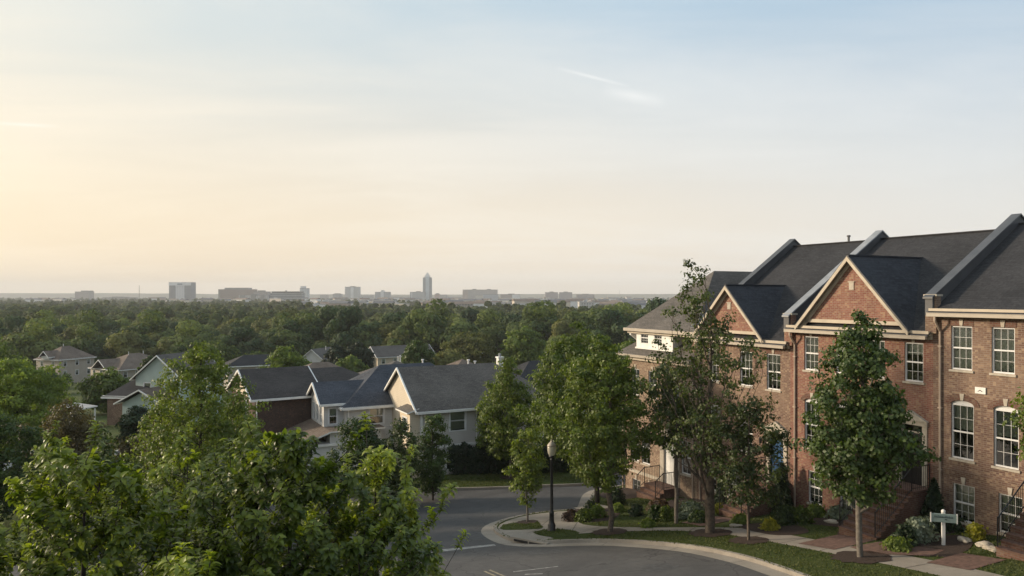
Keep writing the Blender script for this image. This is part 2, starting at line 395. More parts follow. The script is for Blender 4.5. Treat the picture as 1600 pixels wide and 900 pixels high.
def ground_mats():
    k = NT('grass'); o = k.coord('Object')
    n1 = k.noise(o, .25, 5, .6); n2 = k.noise(o, 6, 5, .7); n3 = k.noise(o, 60, 3)
    c = k.ramp(n1, [(.3, (.040, .062, .018)), (.5, (.062, .085, .024)), (.72, (.105, .105, .040))])
    c = k.mix(k.ramp(n2, [(.35, .6), (.65, 0.)]), c, (.035, .048, .015))
    c = k.mix(k.ramp(n3, [(.45, 0.), (.75, .5)]), c, (.14, .16, .06))
    k.set('Base Color', c); k.set('Roughness', .95); k.set('Specular IOR Level', .1); k.bump(k.math('ADD', n2, n3), .8, .05)
    MT['grass'] = k.m
    k = NT('valley floor'); o = k.coord('Object'); n1 = k.noise(o, .01, 6, .6); n2 = k.noise(o, .15, 5, .7)
    c = k.ramp(n1, [(.3, (.022, .034, .014)), (.7, (.050, .062, .025))]); c = k.mix(k.ramp(n2, [(.4, .6), (.6, 0.)]), c, (.018, .026, .012))
    k.set('Base Color', c); k.set('Roughness', 1.0); MT['valley'] = k.m
    k = NT('asphalt'); o = k.coord('Object')
    n1 = k.noise(o, .30, 5, .65, .6); n2 = k.noise(o, 3.2, 6, .7); n3 = k.noise(o, 55, 3, .8)
    c = k.ramp(n1, [(.3, (.066, .064, .064)), (.55, (.092, .089, .088)), (.75, (.118, .113, .108))])
    c = k.mix(k.ramp(n2, [(.30, .45), (.55, 0.)]), c, (.050, .049, .050)); c = k.mix(k.ramp(n3, [(.55, 0.), (.8, .5)]), c, (.20, .19, .18))
    vo = k.node('ShaderNodeTexVoronoi', feature='DISTANCE_TO_EDGE'); vo.inputs['Scale'].default_value = .22
    vd = k.node('ShaderNodeVectorMath', operation='ADD'); nn = k.node('ShaderNodeTexNoise'); nn.inputs['Scale'].default_value = 1.2; k.L.new(o, nn.inputs['Vector']); k.L.new(o, vd.inputs[0]); k.L.new(nn.outputs[1], vd.inputs[1]); k.L.new(vd.outputs[0], vo.inputs['Vector'])
    c = k.mix(k.ramp(vo.outputs[0], [(0.0, .65), (.008, 0.)]), c, (.03, .03, .032))
    k.set('Base Color', c); k.set('Roughness', .88); k.set('Specular IOR Level', .25); k.bump(n3, .5, .006); MT['asphalt'] = k.m
    k = NT('concrete'); o = k.coord('Object'); n1 = k.noise(o, .8, 6, .6); n2 = k.noise(o, 14, 5, .7)
    c = k.ramp(n1, [(.3, (.21, .185, .155)), (.7, (.33, .295, .25))]); c = k.mix(k.ramp(n2, [(.3, .35), (.55, 0.)]), c, (.16, .14, .12))
    k.set('Base Color', c); k.set('Roughness', .9); k.bump(n2, .3, .004); MT['concrete'] = k.m
    MT['joint'] = plain('pavement joint', (.07, .06, .052), .95)
    MT['mulch'] = plain('brown mulch', (.045, .026, .018), 1.0, .35, 22, bump=.03)
    MT['paver'] = plain('red brown paving', (.15, .085, .065), .9, .25, 7, bump=.006)
    MT['paint'] = plain('worn road paint', (.30, .295, .28), .8, .25, 5)
    MT['paint_y'] = plain('worn yellow paint', (.30, .255, .17), .8, .25, 5)
ground_mats()

# ------------------------------------------------------------------ ground sheets
def smooth_line(pts, step=.5, closed=False):
    P = [Vector((p[0], p[1])) for p in pts]; out = []
    n = len(P)
    for i in range(n-1):
        a = P[max(i-1, 0)]; b = P[i]; c = P[i+1]; d = P[min(i+2, n-1)]
        k = max(1, int((c-b).length/step))
        for j in range(k):
            u = j/k
            out.append(.5*((2*b)+(-a+c)*u+(2*a-5*b+4*c-d)*u*u+(-a+3*b-3*c+d)*u**3))
    out.append(P[-1]); return out
SHEETS = []
def sheet(name, pts, off, mat, kind='structure', parent=None, lab=None, cat=None, group=None, tmax=1e9):
    bm = bmesh.new(); vs = [bm.verts.new((p[0], p[1], 0)) for p in pts]
    bm.faces.new(vs)
    ts = [tt_of(p[0], p[1]) for p in pts]; a, b = min(ts), max(ts)
    bmesh.ops.triangulate(bm, faces=bm.faces[:])
    for T in TL:
        if a < T < b:
            co = P0+dv*float(T)
            g = bm.verts[:]+bm.edges[:]+bm.faces[:]
            bmesh.ops.bisect_plane(bm, geom=g, plane_co=(co.x, co.y, 0), plane_no=(dv.x, dv.y, 0), dist=1e-4)
    for v in bm.verts: v.co.z = gz(v.co.x, v.co.y)+off
    for f in bm.faces:
        f.normal_update()
        if f.normal.z < 0: f.normal_flip()
    me = bpy.data.meshes.new(name); bm.to_mesh(me); bm.free(); me.materials.append(mat); uvs(me)
    o = bpy.data.objects.new(name, me); COL.objects.link(o)
    if parent: o.parent = parent
    SHEETS.append((name, [(p[0], p[1]) for p in pts], off))
    tag(o, lab, cat, group, kind); return o
def strip(name, line, w, off, mat, kind='structure', th=0, side=0, **kw):
    """a band along a line; side -1/0/+1 puts it right of, on or left of the line; th gives it a body"""
    L = line; n = len(L); mb = MB(); R = []
    for i in range(n):
        a = L[max(0, i-1)]; b = L[min(n-1, i+1)]; d = (b-a).normalized(); nn = Vector((-d.y, d.x))
        c0 = L[i]+nn*(w*(side-1)/2); c1 = L[i]+nn*(w*(side+1)/2)
        R.append((Vector((c0.x, c0.y, gz(c0.x, c0.y)+off)), Vector((c1.x, c1.y, gz(c1.x, c1.y)+off))))
    for i in range(n-1):
        a0, a1 = R[i]; b0, b1 = R[i+1]; mb.face([a0, b0, b1, a1])
        if th:
            z = Vector((0, 0, -th)); mb.face([a0, a0+z, b0+z, b0]); mb.face([a1, b1, b1+z, a1+z])
    if th:
        z = Vector((0, 0, -th))
        for a0, a1 in (R[0], R[-1]): mb.face([a0, a1, a1+z, a0+z])
    o = mb.build(name, mat); return tag(o, kind=kind)

def build_ground():
    # one sheet to the horizon, folded along the slope's contour lines
    me = bpy.data.meshes.new('ground'); vs = []; fs = []
    ws = [-8300, -3000, -600, -150, -60, 0, 60, 150, 600, 3000, 8300]
    for T in TL:
        for w in ws:
            p = P0+dv*float(T)+vv*w; vs.append((p.x, p.y, gz(p.x, p.y)))
    nw = len(ws)
    for i in range(len(TL)-1):
        for j in range(nw-1): fs.append((i*nw+j, (i+1)*nw+j, (i+1)*nw+j+1, i*nw+j+1)[::-1])
    me.from_pydata(vs, [], fs); me.materials.append(MT['grass']); me.materials.append(MT['valley'])
    mi = []
    for i in range(len(TL)-1):
        for j in range(nw-1): mi.append(1 if (TL[i] > 235 or ws[j] >= 600 or ws[j+1] <= -600) else 0)
    me.polygons.foreach_set('material_index', mi); uvs(me)
    o = bpy.data.objects.new('ground', me); COL.objects.link(o); tag(o, kind='structure')
    # low hills on the horizon
    rnd = random.Random(4); mb = MB(); ph = [rnd.uniform(0, 6.3) for _ in range(8)]
    for (R, base, amp, x0, x1) in ((6200, 3, 8, -1.0, .9), (7000, 9, 16, -1.0, -.15), (7300, 0, 11, -.2, 1.0)):
        prev = None
        for i in range(241):
            a = x0+(x1-x0)*i/240; x = a*R; y = R*.93
            e = min(1, min(i, 240-i)/40)
            h = base+amp*(.5+.28*math.sin(a*9+ph[0]+R)+.16*math.sin(a*23+ph[1])+.07*math.sin(a*61+ph[2])+.03*math.sin(a*150+ph[3]))
            h = -28+(h+28)*e
            cur = (Vector((x, y, -30)), Vector((x, y+250, h)), Vector((x, y+1600, -30)))
            if prev:
                mb.face([prev[0], cur[0], cur[1], prev[1]]); mb.face([prev[1], cur[1], cur[2], prev[2]])
            prev = cur
    tag(mb.build('hills', MT['valley']), kind='structure')

KA_PX = [(1420, 990), (1290, 921), (1210, 890), (1150, 872), (1080, 858), (1000, 850.5), (930, 848), (850, 850), (806, 848), (780, 838), (771, 828), (783, 818), (821, 807.5), (870, 801), (914, 797)]
KB_PX = [(470, 786), (560, 775), (640, 768), (700, 765.5), (760, 764), (850, 760.5), (930, 756)]
KA = smooth_line([at(*p).xy for p in KA_PX]+[FT(a, b).xy for a, b in ((21.6, -2.2), (22.3, 0), (22.5, 5), (22.5, 14))]); KB = smooth_line([at(*p).xy for p in KB_PX]+[FT(a, b).xy for a, b in ((26.2, 3), (27.4, 8), (28, 15), (28, 24))])
def PX(l): return [at(*p).xy for p in l]
def TM(l): return [FT(a, b).xy for a, b in l]
def build_near_ground():
    sheet('road', [(-24, 3), (60, 3), (60, 40), (48, 78), (-24, 66)], .004, MT['asphalt'])
    # the two raised blocks
    endA = KA[-1]; far = endA+vv*38
    polyA = [p for p in KA]+[far, Vector((70, 60)), Vector((70, -6)), KA[0]+Vector((6, -9))]
    sheet('lawn', polyA, .135, MT['grass'])
    endB = KB[-1]
    polyB = [p for p in KB]+[endB+vv*40, endB+vv*40+dv*30, KB[0]+dv*34, KB[0]+Vector((-22, 16)), KB[0]+Vector((-20, 3))]
    sheet('lawn', polyB, .135, MT['grass'])
    for L, s in ((KA, 1), (KB, 1)):
        o = strip('kerb', L, .17, .150, MT['concrete'], th=.16, side=-s if L is KA else -1)
        strip('gutter', L, .62, .012, MT['concrete'], side=1)
    # wide apron round the corner
    # pavement round the corner and along the terrace
    low = smooth_line(PX([(1610, 947), (1460, 905), (1280, 867), (1170, 846), (1110, 837), (1040, 834), (960, 835.5), (900, 839), (866, 843)]))
    cor = smooth_line(PX([(866, 843), (846, 848.2), (812, 846.5), (787, 838), (778, 828.5), (789, 819.5), (824, 809.2), (872, 803)]))
    up = smooth_line(PX([(900, 802), (930, 804), (905, 815), (912, 824), (960, 828), (1040, 829), (1110, 829), (1180, 832), (1280, 850), (1440, 879), (1560, 905), (1690, 940)]))
    poly = low[:-1]+cor+up
    tag(sheet('pavement', poly, .142, MT['concrete']))
    sheet('lawn', smooth_line(PX([(781, 829), (790, 823.5), (815, 820), (838, 819), (846, 826), (846, 830.5), (812, 832.5), (786, 832.5), (781, 829)]), .3)[:-1], .148, MT['grass'])
    sheet('lawn', smooth_line(PX([(832, 836), (858, 831.5), (885, 832.5), (906, 837), (893, 842.5), (866, 844.5), (842, 841), (832, 836)]), .3)[:-1], .148, MT['grass'])
    # pavement joints
    mb = MB()
    rs = up[6:]
    for i in range(8, len(low), 3):
        a = low[i]; j = min(range(len(up)), key=lambda q: (up[q]-a).length); b = up[j]
        if (a-b).length > 3.2 or (a-b).length < .6: continue
        d = (b-a).normalized(); nn = Vector((-d.y, d.x))*.012
        mb.face([Vector((*(q), gz(q.x, q.y)+.149)) for q in (a-nn, b-nn, b+nn, a+nn)])
    for a, b in (((846, 826), (871, 805)), ((846, 830), (800, 846.5)), ((866, 843), (832, 836)), ((779, 830), (786, 832)), ((905, 815), (893, 836))):
        a = at(*a).xy; b = at(*b).xy; d = (b-a).normalized(); nn = Vector((-d.y, d.x))*.012
        m = (a+b)/2
        mb.face([Vector((*(q), gz(q.x, q.y)+.149)) for q in (a-nn, m-nn, m+nn, a+nn)]); mb.face([Vector((*(q), gz(q.x, q.y)+.149)) for q in (m-nn, b-nn, b+nn, m+nn)])
    tag(mb.build('pavement_joints', MT['joint']), kind='structure')
    mb = MB()
    for L in (KA, KB):
        for i in range(4, len(L)-3, 6):
            d = (L[i+1]-L[i-1]).normalized(); nn = Vector((-d.y, d.x)); c = L[i]
            for a, b, off in ((-.17, 0, .153), (0.0, .62, .017)):
                q0 = c+nn*(a if L is KB else -b if off < .1 else 0)*1.0; 
                sgn = 1
                p_ = [c+nn*a-d*.010, c+nn*b-d*.010, c+nn*b+d*.010, c+nn*a+d*.010]
                mb.face([Vector((*q, gz(q.x, q.y)+off)) for q in p_])
    tag(mb.build('kerb_joints', MT['joint'], None), kind='structure')
    # stop line and centre lines
    sheet('stop_line', PX([(640, 868), (775, 853), (772, 850.6), (640, 864)]), .014, MT['paint'])
    def mark(a, b, w, m):
        a = at(*a).xy; b = at(*b).xy; strip('road_marking', smooth_line([a, b], .4), w, .014, m)
    mark((757, 893), (800, 912), .09, MT['paint_y']); mark((765, 891), (812, 911), .09, MT['paint_y'])
    mark((802, 894), (872, 885.5), .10, MT['paint']); mark((820, 898), (848, 897), .12, MT['paint'])
    # tar patches
    tarm = plain('old tar patch', (.070, .069, .070), .8, .2, 5)
    for q in ([(1000, 884), (1030, 880), (1062, 884), (1040, 892), (1006, 893)], [(810, 862), (858, 858), (880, 862), (830, 868)], [(720, 828), (760, 834), (752, 842), (706, 838)]):
        sheet('road_patch', smooth_line(PX(q+[q[0]]), .3)[:-1], .009, tarm)
    # mulch beds along the fronts and round the sign
    def bed(l, off=.150): sheet('planting_bed', smooth_line(l+[l[0]], .4)[:-1], off, MT['mulch'])
    bed(TM([(0.2, -.05), (0.2, -1.6), (1.0, -2.2), (2.0, -3.1), (2.4, -3.6), (3.2, -2.9), (3.0, -1.4), (2.75, -.05)][::-1]))
    bed(PX([(1405, 868), (1428, 858), (1460, 846), (1495, 842), (1520, 850), (1512, 866), (1480, 878), (1440, 874)]), .152)
    bed(TM([(3.4, -.05), (3.5, -1.9), (5, -2.2), (7.2, -2.1), (7.9, -.05)]))
    bed(TM([(10.3, -.05), (10.2, -2.2), (12, -2.8), (14.6, -2.5), (15.4, -.05)]))
    bed(TM([(17.9, -.05), (18.0, -2.9), (20.0, -2.9), (21.0, -1.8), (21.3, -.05)]))
    bed(PX([(1150, 826), (1200, 822), (1250, 828), (1262, 838), (1215, 842), (1170, 834)]), .153)
    bed(PX([(878, 806), (905, 799), (945, 795), (968, 806), (950, 818), (905, 820), (884, 814)]), .153)
    # walks from the steps to the pavement
    for t0, t1, m0, m1, mat in ((1.2, 2.8, -3.4, -5.6, 'paver'), (8.3, 9.7, -3.2, -5.4, 'paver'), (16.2, 17.7, -4.6, -6.2, 'concrete'), (-3.4, -2.0, -3.3, -5.2, 'paver')):
        sheet('garden_path', TM([(t0, m0), (t0, m1), (t1, m1), (t1, m0)]), .156, MT[mat])
    sheet('garden_path', TM([(-1.6, -4.4), (-1.4, -3.3), (.9, -3.5), (1.1, -4.9), (0, -5.3)]), .158, MT['paver'])
    # storm drain in the corner kerb
    r = empty('storm_drain', at(826, 850), 0, 'dark open storm drain mouth in the kerb near the lamp post', 'drain')
    d = at(846, 850.5).xy-at(806, 849).xy; d.normalize(); U = Vector((d.x, d.y, 0)); Nn = Vector((d.y, -d.x, 0))
    mb = MB(); mb.ob((0, 0, 0), U, Nn, -.75, .75, -.02, .02, .015, .12); mb.build('mouth', MT['iron'], r)  # solid black bar stands in for the shade inside the opening
    mb = MB(); mb.ob((0, 0, 0), U, Nn, -.95, .95, -.75, .03, .12, .19); mb.ob((0, 0, 0), U, Nn, -.03, .03, -.02, .035, .01, .12); mb.build('lid_slab', MT['concrete'], r)
    # left: the far street with parked cars and the left lawns
    sheet('road', [(-90, 62), (-19, 57), (-19, 66), (-88, 72)], .006, MT['asphalt'])
    sheet('lawn', [(-24, 66.5), (-90, 73), (-90, 40), (-24, 25)][::-1], .0075, MT['grass'])
    sheet('road', [(-64, 53), (-36, 53.5), (-33, 61.5), (-64, 64.5)], .012, MT['asphalt'])
build_ground(); build_near_ground()

# ------------------------------------------------------------------ wall panels, windows, doors
ZV = Vector((0, 0, 1))
def arch_pts(u0, u1, zs, rise, n=9):
    w = (u1-u0)/2; c = (u0+u1)/2
    return [(c-w*math.cos(math.pi*k/(n-1)), zs+rise*math.sin(math.pi*k/(n-1))) for k in range(n)]
def panel(mb, O, U, N, W_, z0, z1, ops, depth=.13, mi=0):
    """wall from O along U, with real openings: (u0,u1,za,zb[,arch rise])"""
    O = Vector(O); U = Vector(U); N = Vector(N); P = lambda u, z, n=0: O+U*u+ZV*z+N*n
    us = sorted({0, W_, *[o[0] for o in ops], *[o[1] for o in ops]}); zs = sorted({z0, z1, *[o[2] for o in ops], *[o[3] for o in ops]})
    for i in range(len(us)-1):
        for j in range(len(zs)-1):
            uc = (us[i]+us[i+1])/2; zc = (zs[j]+zs[j+1])/2
            if any(o[0] < uc < o[1] and o[2] < zc < o[3] for o in ops): continue
            mb.face([P(us[i], zs[j]), P(us[i+1], zs[j]), P(us[i+1], zs[j+1]), P(us[i], zs[j+1])], mi)
    for o in ops:
        u0, u1, za, zb = o[:4]; r = o[4] if len(o) > 4 else 0; zt = zb-r
        mb.face([P(u0, za), P(u0, za, -depth), P(u0, zt, -depth), P(u0, zt)], mi); mb.face([P(u1, za), P(u1, zt), P(u1, zt, -depth), P(u1, za, -depth)], mi)
        mb.face([P(u0, za), P(u1, za), P(u1, za, -depth), P(u0, za, -depth)], mi)
        if not r: mb.face([P(u0, zb), P(u0, zb, -depth), P(u1, zb, -depth), P(u1, zb)], mi)
        else:
            A = arch_pts(u0, u1, zt, r)
            for k in range(len(A)-1):
                a, b = A[k], A[k+1]
                mb.face([P(*a), P(*a, -depth), P(*b, -depth), P(*b)], mi); mb.face([P(*a), P(*b), P(b[0], zb), P(a[0], zb)], mi)
def window(par, O, U, N, u0, u1, za, zb, rise=0, cols=3, rows=2, blind=.55, btype='blind', key=False, sill=True, fm='frame', depth=.13, name='window', shutters=False, surround=0, seed=0):
    O = Vector(O); U = Vector(U); N = Vector(N); w = u1-u0; P = lambda u, n, z: O+U*u+N*n+ZV*z
    zt = zb-rise; fw = .047; mb = MB(); nf0, nf1 = -depth+.005, -depth+.075
    B = lambda a, b, c, d, n0=nf0, n1=nf1: mb.ob(O, U, N, a, b, n0, n1, c, d)
    B(u0, u0+fw, za, zt); B(u1-fw, u1, za, zt); B(u0+fw, u1-fw, za, za+fw*1.2)
    if rise:
        A = arch_pts(u0, u1, zt, rise); Bq = arch_pts(u0+fw, u1-fw, zt, max(.01, rise-fw))
        for k in range(len(A)-1):
            a, b, c, d = A[k], A[k+1], Bq[k+1], Bq[k]
            mb.face([P(a[0], nf1, a[1]), P(b[0], nf1, b[1]), P(c[0], nf1, c[1]), P(d[0], nf1, d[1])]); mb.face([P(d[0], nf1, d[1]), P(c[0], nf1, c[1]), P(c[0], nf0, c[1]), P(d[0], nf0, d[1])])
        B(u0+fw, u1-fw, zt-.04, zt+.035)
        mb.face([P(a, nf0+.045, b) for a, b in [(u0+fw, zt), (u1-fw, zt)]+Bq[::-1]])
    else: B(u0+fw, u1-fw, zb-fw, zb)
    zm = (za+zt)/2
    B(u0+fw, u1-fw, zm-.028, zm+.028, nf0, nf1-.01)
    g = .006; i0, i1 = u0+fw, u1-fw
    for k in range(1, cols):
        x = i0+(i1-i0)*k/cols; B(x-g, x+g, za+fw, zt-.03, nf0+.012, nf0+.032)
    for s0, s1 in ((za+fw, zm), (zm, zt-fw*.6)):
        for k in range(1, rows):
            z = s0+(s1-s0)*k/rows; B(i0, i1, z-g, z+g, nf0+.012, nf0+.031)
    if surround:
        s = surround; B(u0-s, u0-.001, za-.02, zb+s, .0, .028); B(u1+.001, u1+s, za-.02, zb+s, .0, .028); B(u0, u1, zb+.001, zb+s, .0, .03)
    f = mb.build(name, MT[fm], par)
    q = MB(); npz = nf0+.024
    if rise:
        pts = [(i0, za+fw), (i1, za+fw)]+[(a, b) for a, b in arch_pts(i0, i1, zt, rise-fw)][::-1]
        q.face([P(a, npz, b) for a, b in pts])
    else: q.face([P(i0, npz, za+fw), P(i1, npz, za+fw), P(i1, npz, zb-fw), P(i0, npz, zb-fw)])
    q.build('pane', MT['glass'], f)
    if blind > 0:
        b = MB(); zb2 = zb-fw-(zb-za-2*fw)*blind
        nb = nf0-.07
        if btype == 'curtain':
            n = 14
            for k in range(n):
                a = i0-.03+(i1-i0+.06)*k/n; c = i0-.03+(i1-i0+.06)*(k+1)/n; d0 = .02*(k % 2); d1 = .02*((k+1) % 2)
                b.face([P(a, nb+d0, zb2), P(c, nb+d1, zb2), P(c, nb+d1, zb), P(a, nb+d0, zb)])
        else: b.ob(O, U, N, i0-.03, i1+.03, nb-.012, nb, zb2, zb)
        b.build('blind' if btype == 'blind' else 'curtain', MT[btype], f)
    if sill:
        s = MB(); s.ob(O, U, N, u0-.06, u1+.06, -depth*.9, .055, za-.085, za-.003); s.build('sill', MT['stone'] if fm == 'frame' and key else MT[fm], f)
    if key:
        s = MB(); zc = zb+.0
        s.prism([P((u0+u1)/2-.05, .005, zc+.01), P((u0+u1)/2+.05, .005, zc+.01), P((u0+u1)/2+.085, .005, zc+.27), P((u0+u1)/2-.085, .005, zc+.27)], N*.035); s.build('keystone', MT['stone'], f)
    if shutters:
        for a, b in ((u0-.06-w*.42, u0-.06), (u1+.06, u1+.06+w*.42)):
            s = MB(); s.ob(O, U, N, a, b, .003, .04, za-.03, zb+.03); s.build('shutter', MT['shutter'], f)
    return f

def handrail(par, p0, p1, h=.92, mat='iron', sp=.115, name='railing'):
    """straight railing between two foot points"""
    mb = MB(); p0 = Vector(p0); p1 = Vector(p1); L = (p1-p0).length; n = max(2, int((p1-p0).xy.length/sp))
    up = ZV*h
    mb.tube(p0+up, p1+up, .024, n=6); mb.tube(p0+ZV*.10, p1+ZV*.10, .014, n=5)
    for k in range(n+1):
        q = p0.lerp(p1, k/n); e = k in (0, n)
        mb.tube(q, q+up*(1.06 if e else 1), .024 if e else .009, n=6 if e else 4)
    return mb.build(name, MT[mat], par)
def stoop(par, x0, x1, zland, zg, run=.27, land=1.15, mat='brick_step', railmat='iron', side='both', walls=True):
    """landing at the wall (y=0) and a straight flight away from it"""
    nst = max(2, int(round((zland-zg)/.178))); rise = (zland-zg)/nst
    mb = MB(); mb.box(x0, -land, zg-.6, x1, -.004, zland)
    for k in range(1, nst): mb.box(x0+.004, -land-run*k, zg-.6, x1-.004, -land-run*(k-1)+.003, zland-rise*k)
    mb.build('steps', MT[mat], par)
    tr = MB(); tr.box(x0-.03, -land-.03, zland+.002, x1+.03, -.006, zland+.05)
    for k in range(1, nst): tr.box(x0-.02, -land-run*k-.03, zland-rise*k+.002, x1+.02, -land-run*(k-1)-.031, zland-rise*k+.04)
    tr.build('tread', MT['stone'] if mat != 'brick_step' else MT['paver'], par)
    yb = -land-run*(nst-1)
    for x in (x0+.05, x1-.05):
        handrail(par, (x, -land, zland+.05), (x, yb, zland-rise*(nst-1)+.05), mat=railmat)
        handrail(par, (x, -.05, zland+.05), (x, -land, zland+.05), mat=railmat)
    return yb
def door(par, O, U, N, u0, u1, za, zb, col, depth=.18, surround=.16, pediment=True, glassy=False, transom=.32, portico=0):
    O = Vector(O); U = Vector(U); N = Vector(N); mb = MB(); P = lambda u, n, z: O+U*u+N*n+ZV*z
    zd = zb-transom
    mb.ob(O, U, N, u0+.04, u1-.04, -depth+.01, -depth+.06, za, zd)
    w = u1-u0-.08
    for r0, r1 in ((.06, .36), (.42, .70), (.75, .94)):
        for c0, c1 in ((.12, .46), (.54, .88)):
            mb.ob(O, U, N, u0+.04+w*c0, u0+.04+w*c1, -depth+.06, -depth+.072, za+(zd-za)*r0, za+(zd-za)*r1)
    d = mb.build('door', MT[col], par)
    k = MB(); k.tube(P(u1-.14, -depth+.06, za+1.0), P(u1-.14, -depth+.12, za+1.0), .03, n=8); k.build('handle', MT['stone'], d)
    if transom:
        t = MB(); t.face([P(u0+.04, -depth+.02, zd+.05), P(u1-.04, -depth+.02, zd+.05), P(u1-.04, -depth+.02, zb-.03), P(u0+.04, -depth+.02, zb-.03)]); t.build('transom', MT['glass'], d)
    s = MB(); s.ob(O, U, N, u0-surround, u0+.04, -depth+.0, .05, za, zb+.02); s.ob(O, U, N, u1-.04, u1+surround, -depth, .05, za, zb+.02)
    s.ob(O, U, N, u0+.04, u1-.04, -depth, -depth+.07, zd, zd+.06)
    s.ob(O, U, N, u0-surround-.03, u1+surround+.03, -.05, .10, zb+.02, zb+.20)
    if pediment:
        a, b = u0-surround-.08, u1+surround+.08
        s.prism([P(a, 0, zb+.202), P(b, 0, zb+.202), P((a+b)/2, 0, zb+.202+(b-a)*.27)], N*.16)
    s.build('door_surround', MT['stone'], par)
    return d

# ------------------------------------------------------------------ the terrace
MX = Vector((1, 0, 0)); NY = Vector((0, -1, 0)); MY = Vector((0, 1, 0))
def townhouse(t0, t1, eave, ridge, m, brick, label, wins, dr=None, gable=None, zland=None, brick2=None, shingle='shingle_dark', parapet=True, cap='cap', extra=None, back_eave=None):
    """unit between t0 (near end) and t1 (far end); local x 0 = far end, x W = near end"""
    Wd = t1-t0; g = gz(*FT((t0+t1)/2, 0).xy); loc = FT(t1, 0, g)
    r = empty('townhouse', loc, FA, label, 'townhouse', 'brick townhouses in the terrace on the right')
    Z = lambda z: z-g
    X = lambda t: t1-t
    ze, zr = Z(eave), Z(ridge); y2 = 2*m
    mb = MB(); ops = []
    for w in wins: ops.append((X(w['t'])-w['w']/2, X(w['t'])+w['w']/2, Z(w['a']), Z(w['b']), w.get('r', 0)))
    if dr: ops.append((X(dr['t'])-dr['w']/2, X(dr['t'])+dr['w']/2, Z(dr['a']), Z(dr['b'])))
    panel(mb, (0, 0, 0), MX, NY, Wd, -4.0, ze, ops)
    mb.face([(Wd, 0, -4), (Wd, y2, -4), (Wd, y2, ze), (Wd, m, zr), (Wd, 0, ze)]); mb.face([(0, 0, -4), (0, 0, ze), (0, m, zr), (0, y2, ze), (0, y2, -4)])
    mb.face([(0, y2, -4), (0, y2, ze), (Wd, y2, ze), (Wd, y2, -4)])
    mb.build('wall', MT[brick], r)
    q = MB(); q.face([(.05, .9, -3.9), (Wd-.05, .9, -3.9), (Wd-.05, .9, ze-.05), (.05, .9, ze-.05)]); q.build('room', MT['dark_room'], r)  # flat dark sheet behind the panes, painted interior shade
    for i, w in enumerate(wins):
        window(r, (0, 0, 0), MX, NY, X(w['t'])-w['w']/2, X(w['t'])+w['w']/2, Z(w['a']), Z(w['b']), w.get('r', 0), w.get('cols', 3), 2, w.get('bl', .6), w.get('bt', 'blind'), key=True)
        if w.get('r'):    # brick hood over the arched heads
            h = MB(); A = arch_pts(X(w['t'])-w['w']/2-.02, X(w['t'])+w['w']/2+.02, Z(w['b'])-w['r'], w['r']+.02, 11); Bq = arch_pts(X(w['t'])-w['w']/2-.22, X(w['t'])+w['w']/2+.22, Z(w['b'])-w['r'], w['r']+.24, 11)
            for k in range(10):
                a, b, c, d = A[k], A[k+1], Bq[k+1], Bq[k]
                h.face([(a[0], -.02, a[1]), (b[0], -.02, b[1]), (c[0], -.02, c[1]), (d[0], -.02, d[1])]); h.face([(d[0], -.02, d[1]), (c[0], -.02, c[1]), (c[0], 0, c[1]), (d[0], 0, d[1])])
            h.build('brick_arch', MT['brick_step'], r)
        elif w['b'] > -6:
            h = MB(); h.ob((0, 0, 0), MX, NY, X(w['t'])-w['w']/2-.06, X(w['t'])+w['w']/2+.06, .002, .014, Z(w['b'])+.004, Z(w['b'])+.26); h.build('brick_lintel', MT['brick_step'], r)
    # roof
    s = MB(); pitch = (zr-ze)/m; oh = .38
    s.slab([(0, -oh, ze-oh*pitch+.06), (Wd, -oh, ze-oh*pitch+.06), (Wd, m, zr+.06), (0, m, zr+.06)], .07)
    s.slab([(Wd, y2+oh, ze-oh*pitch+.06), (0, y2+oh, ze-oh*pitch+.06), (0, m, zr+.06), (Wd, m, zr+.06)], .07)
    s.box(0, m-.12, zr+.03, Wd, m+.12, zr+.085)
    rf = s.build('roof', [MT[shingle], MT['side_cap']], r)
    # cornice and gutter
    c = MB(); zz = ze-oh*pitch
    c.box(0, -.30, ze-.20, Wd-.002, -.003, ze-.02); c.box(0, -.14, ze-.36, Wd-.002, -.003, ze-.203)
    c.build('cornice', MT['cream'], r)
    gt = MB(); gt.box(.02, -oh-.09, zz-.10, Wd-.03, -oh+.04, zz+.03); gt.box(.02, -oh-.105, zz+.0305, Wd-.03, -oh-.075, zz+.045); gt.build('gutter', MT['gutter'], r)
    # string course
    if extra and 'band' in extra:
        b = MB(); zb_ = Z(extra['band'])
        x0_, x1_ = (0, Wd) if not dr else (0, X(dr['t'])-dr['w']/2-.18)
        b.box(x0_, -.035, zb_-.12, x1_, .0-.002, zb_+.02); b.box(x0_, -.06, zb_+.021, x1_, -.002, zb_+.075)
        if dr: b.box(X(dr['t'])+dr['w']/2+.18, -.035, zb_-.12, Wd, -.002, zb_+.02)
        b.build('string_course', MT[brick], r)
    if parapet:    # fire wall standing proud of the roof at the far party line
        p = MB(); h = .42; x0_, x1_ = -.15, .15
        prof = [(-.28, ze-.30), (-.28, ze+.40), (m, zr+h), (y2+.2, ze+.3), (y2+.2, ze-.3)]
        P_ = [(x0_, a, b) for a, b in prof]; p.prism(P_, (x1_-x0_, 0, 0)); p.build('parapet_wall', MT['side_cap'], r)
        cp = MB(); e = .05
        pts = [(-.36, ze+.40-.08*pitch), (m, zr+h), (y2+.3, ze+.3-.08*pitch)]
        for a, b in ((0, 1), (1, 2)):
            (ya, za), (yb, zb_) = pts[a], pts[b]
            cp.slab([(x0_-e, ya, za+.075), (x1_+e, ya, za+.075), (x1_+e, yb, zb_+.075), (x0_-e, yb, zb_+.075)], .07, 0, 0)
        cp.build('parapet_cap', MT[cap], r)
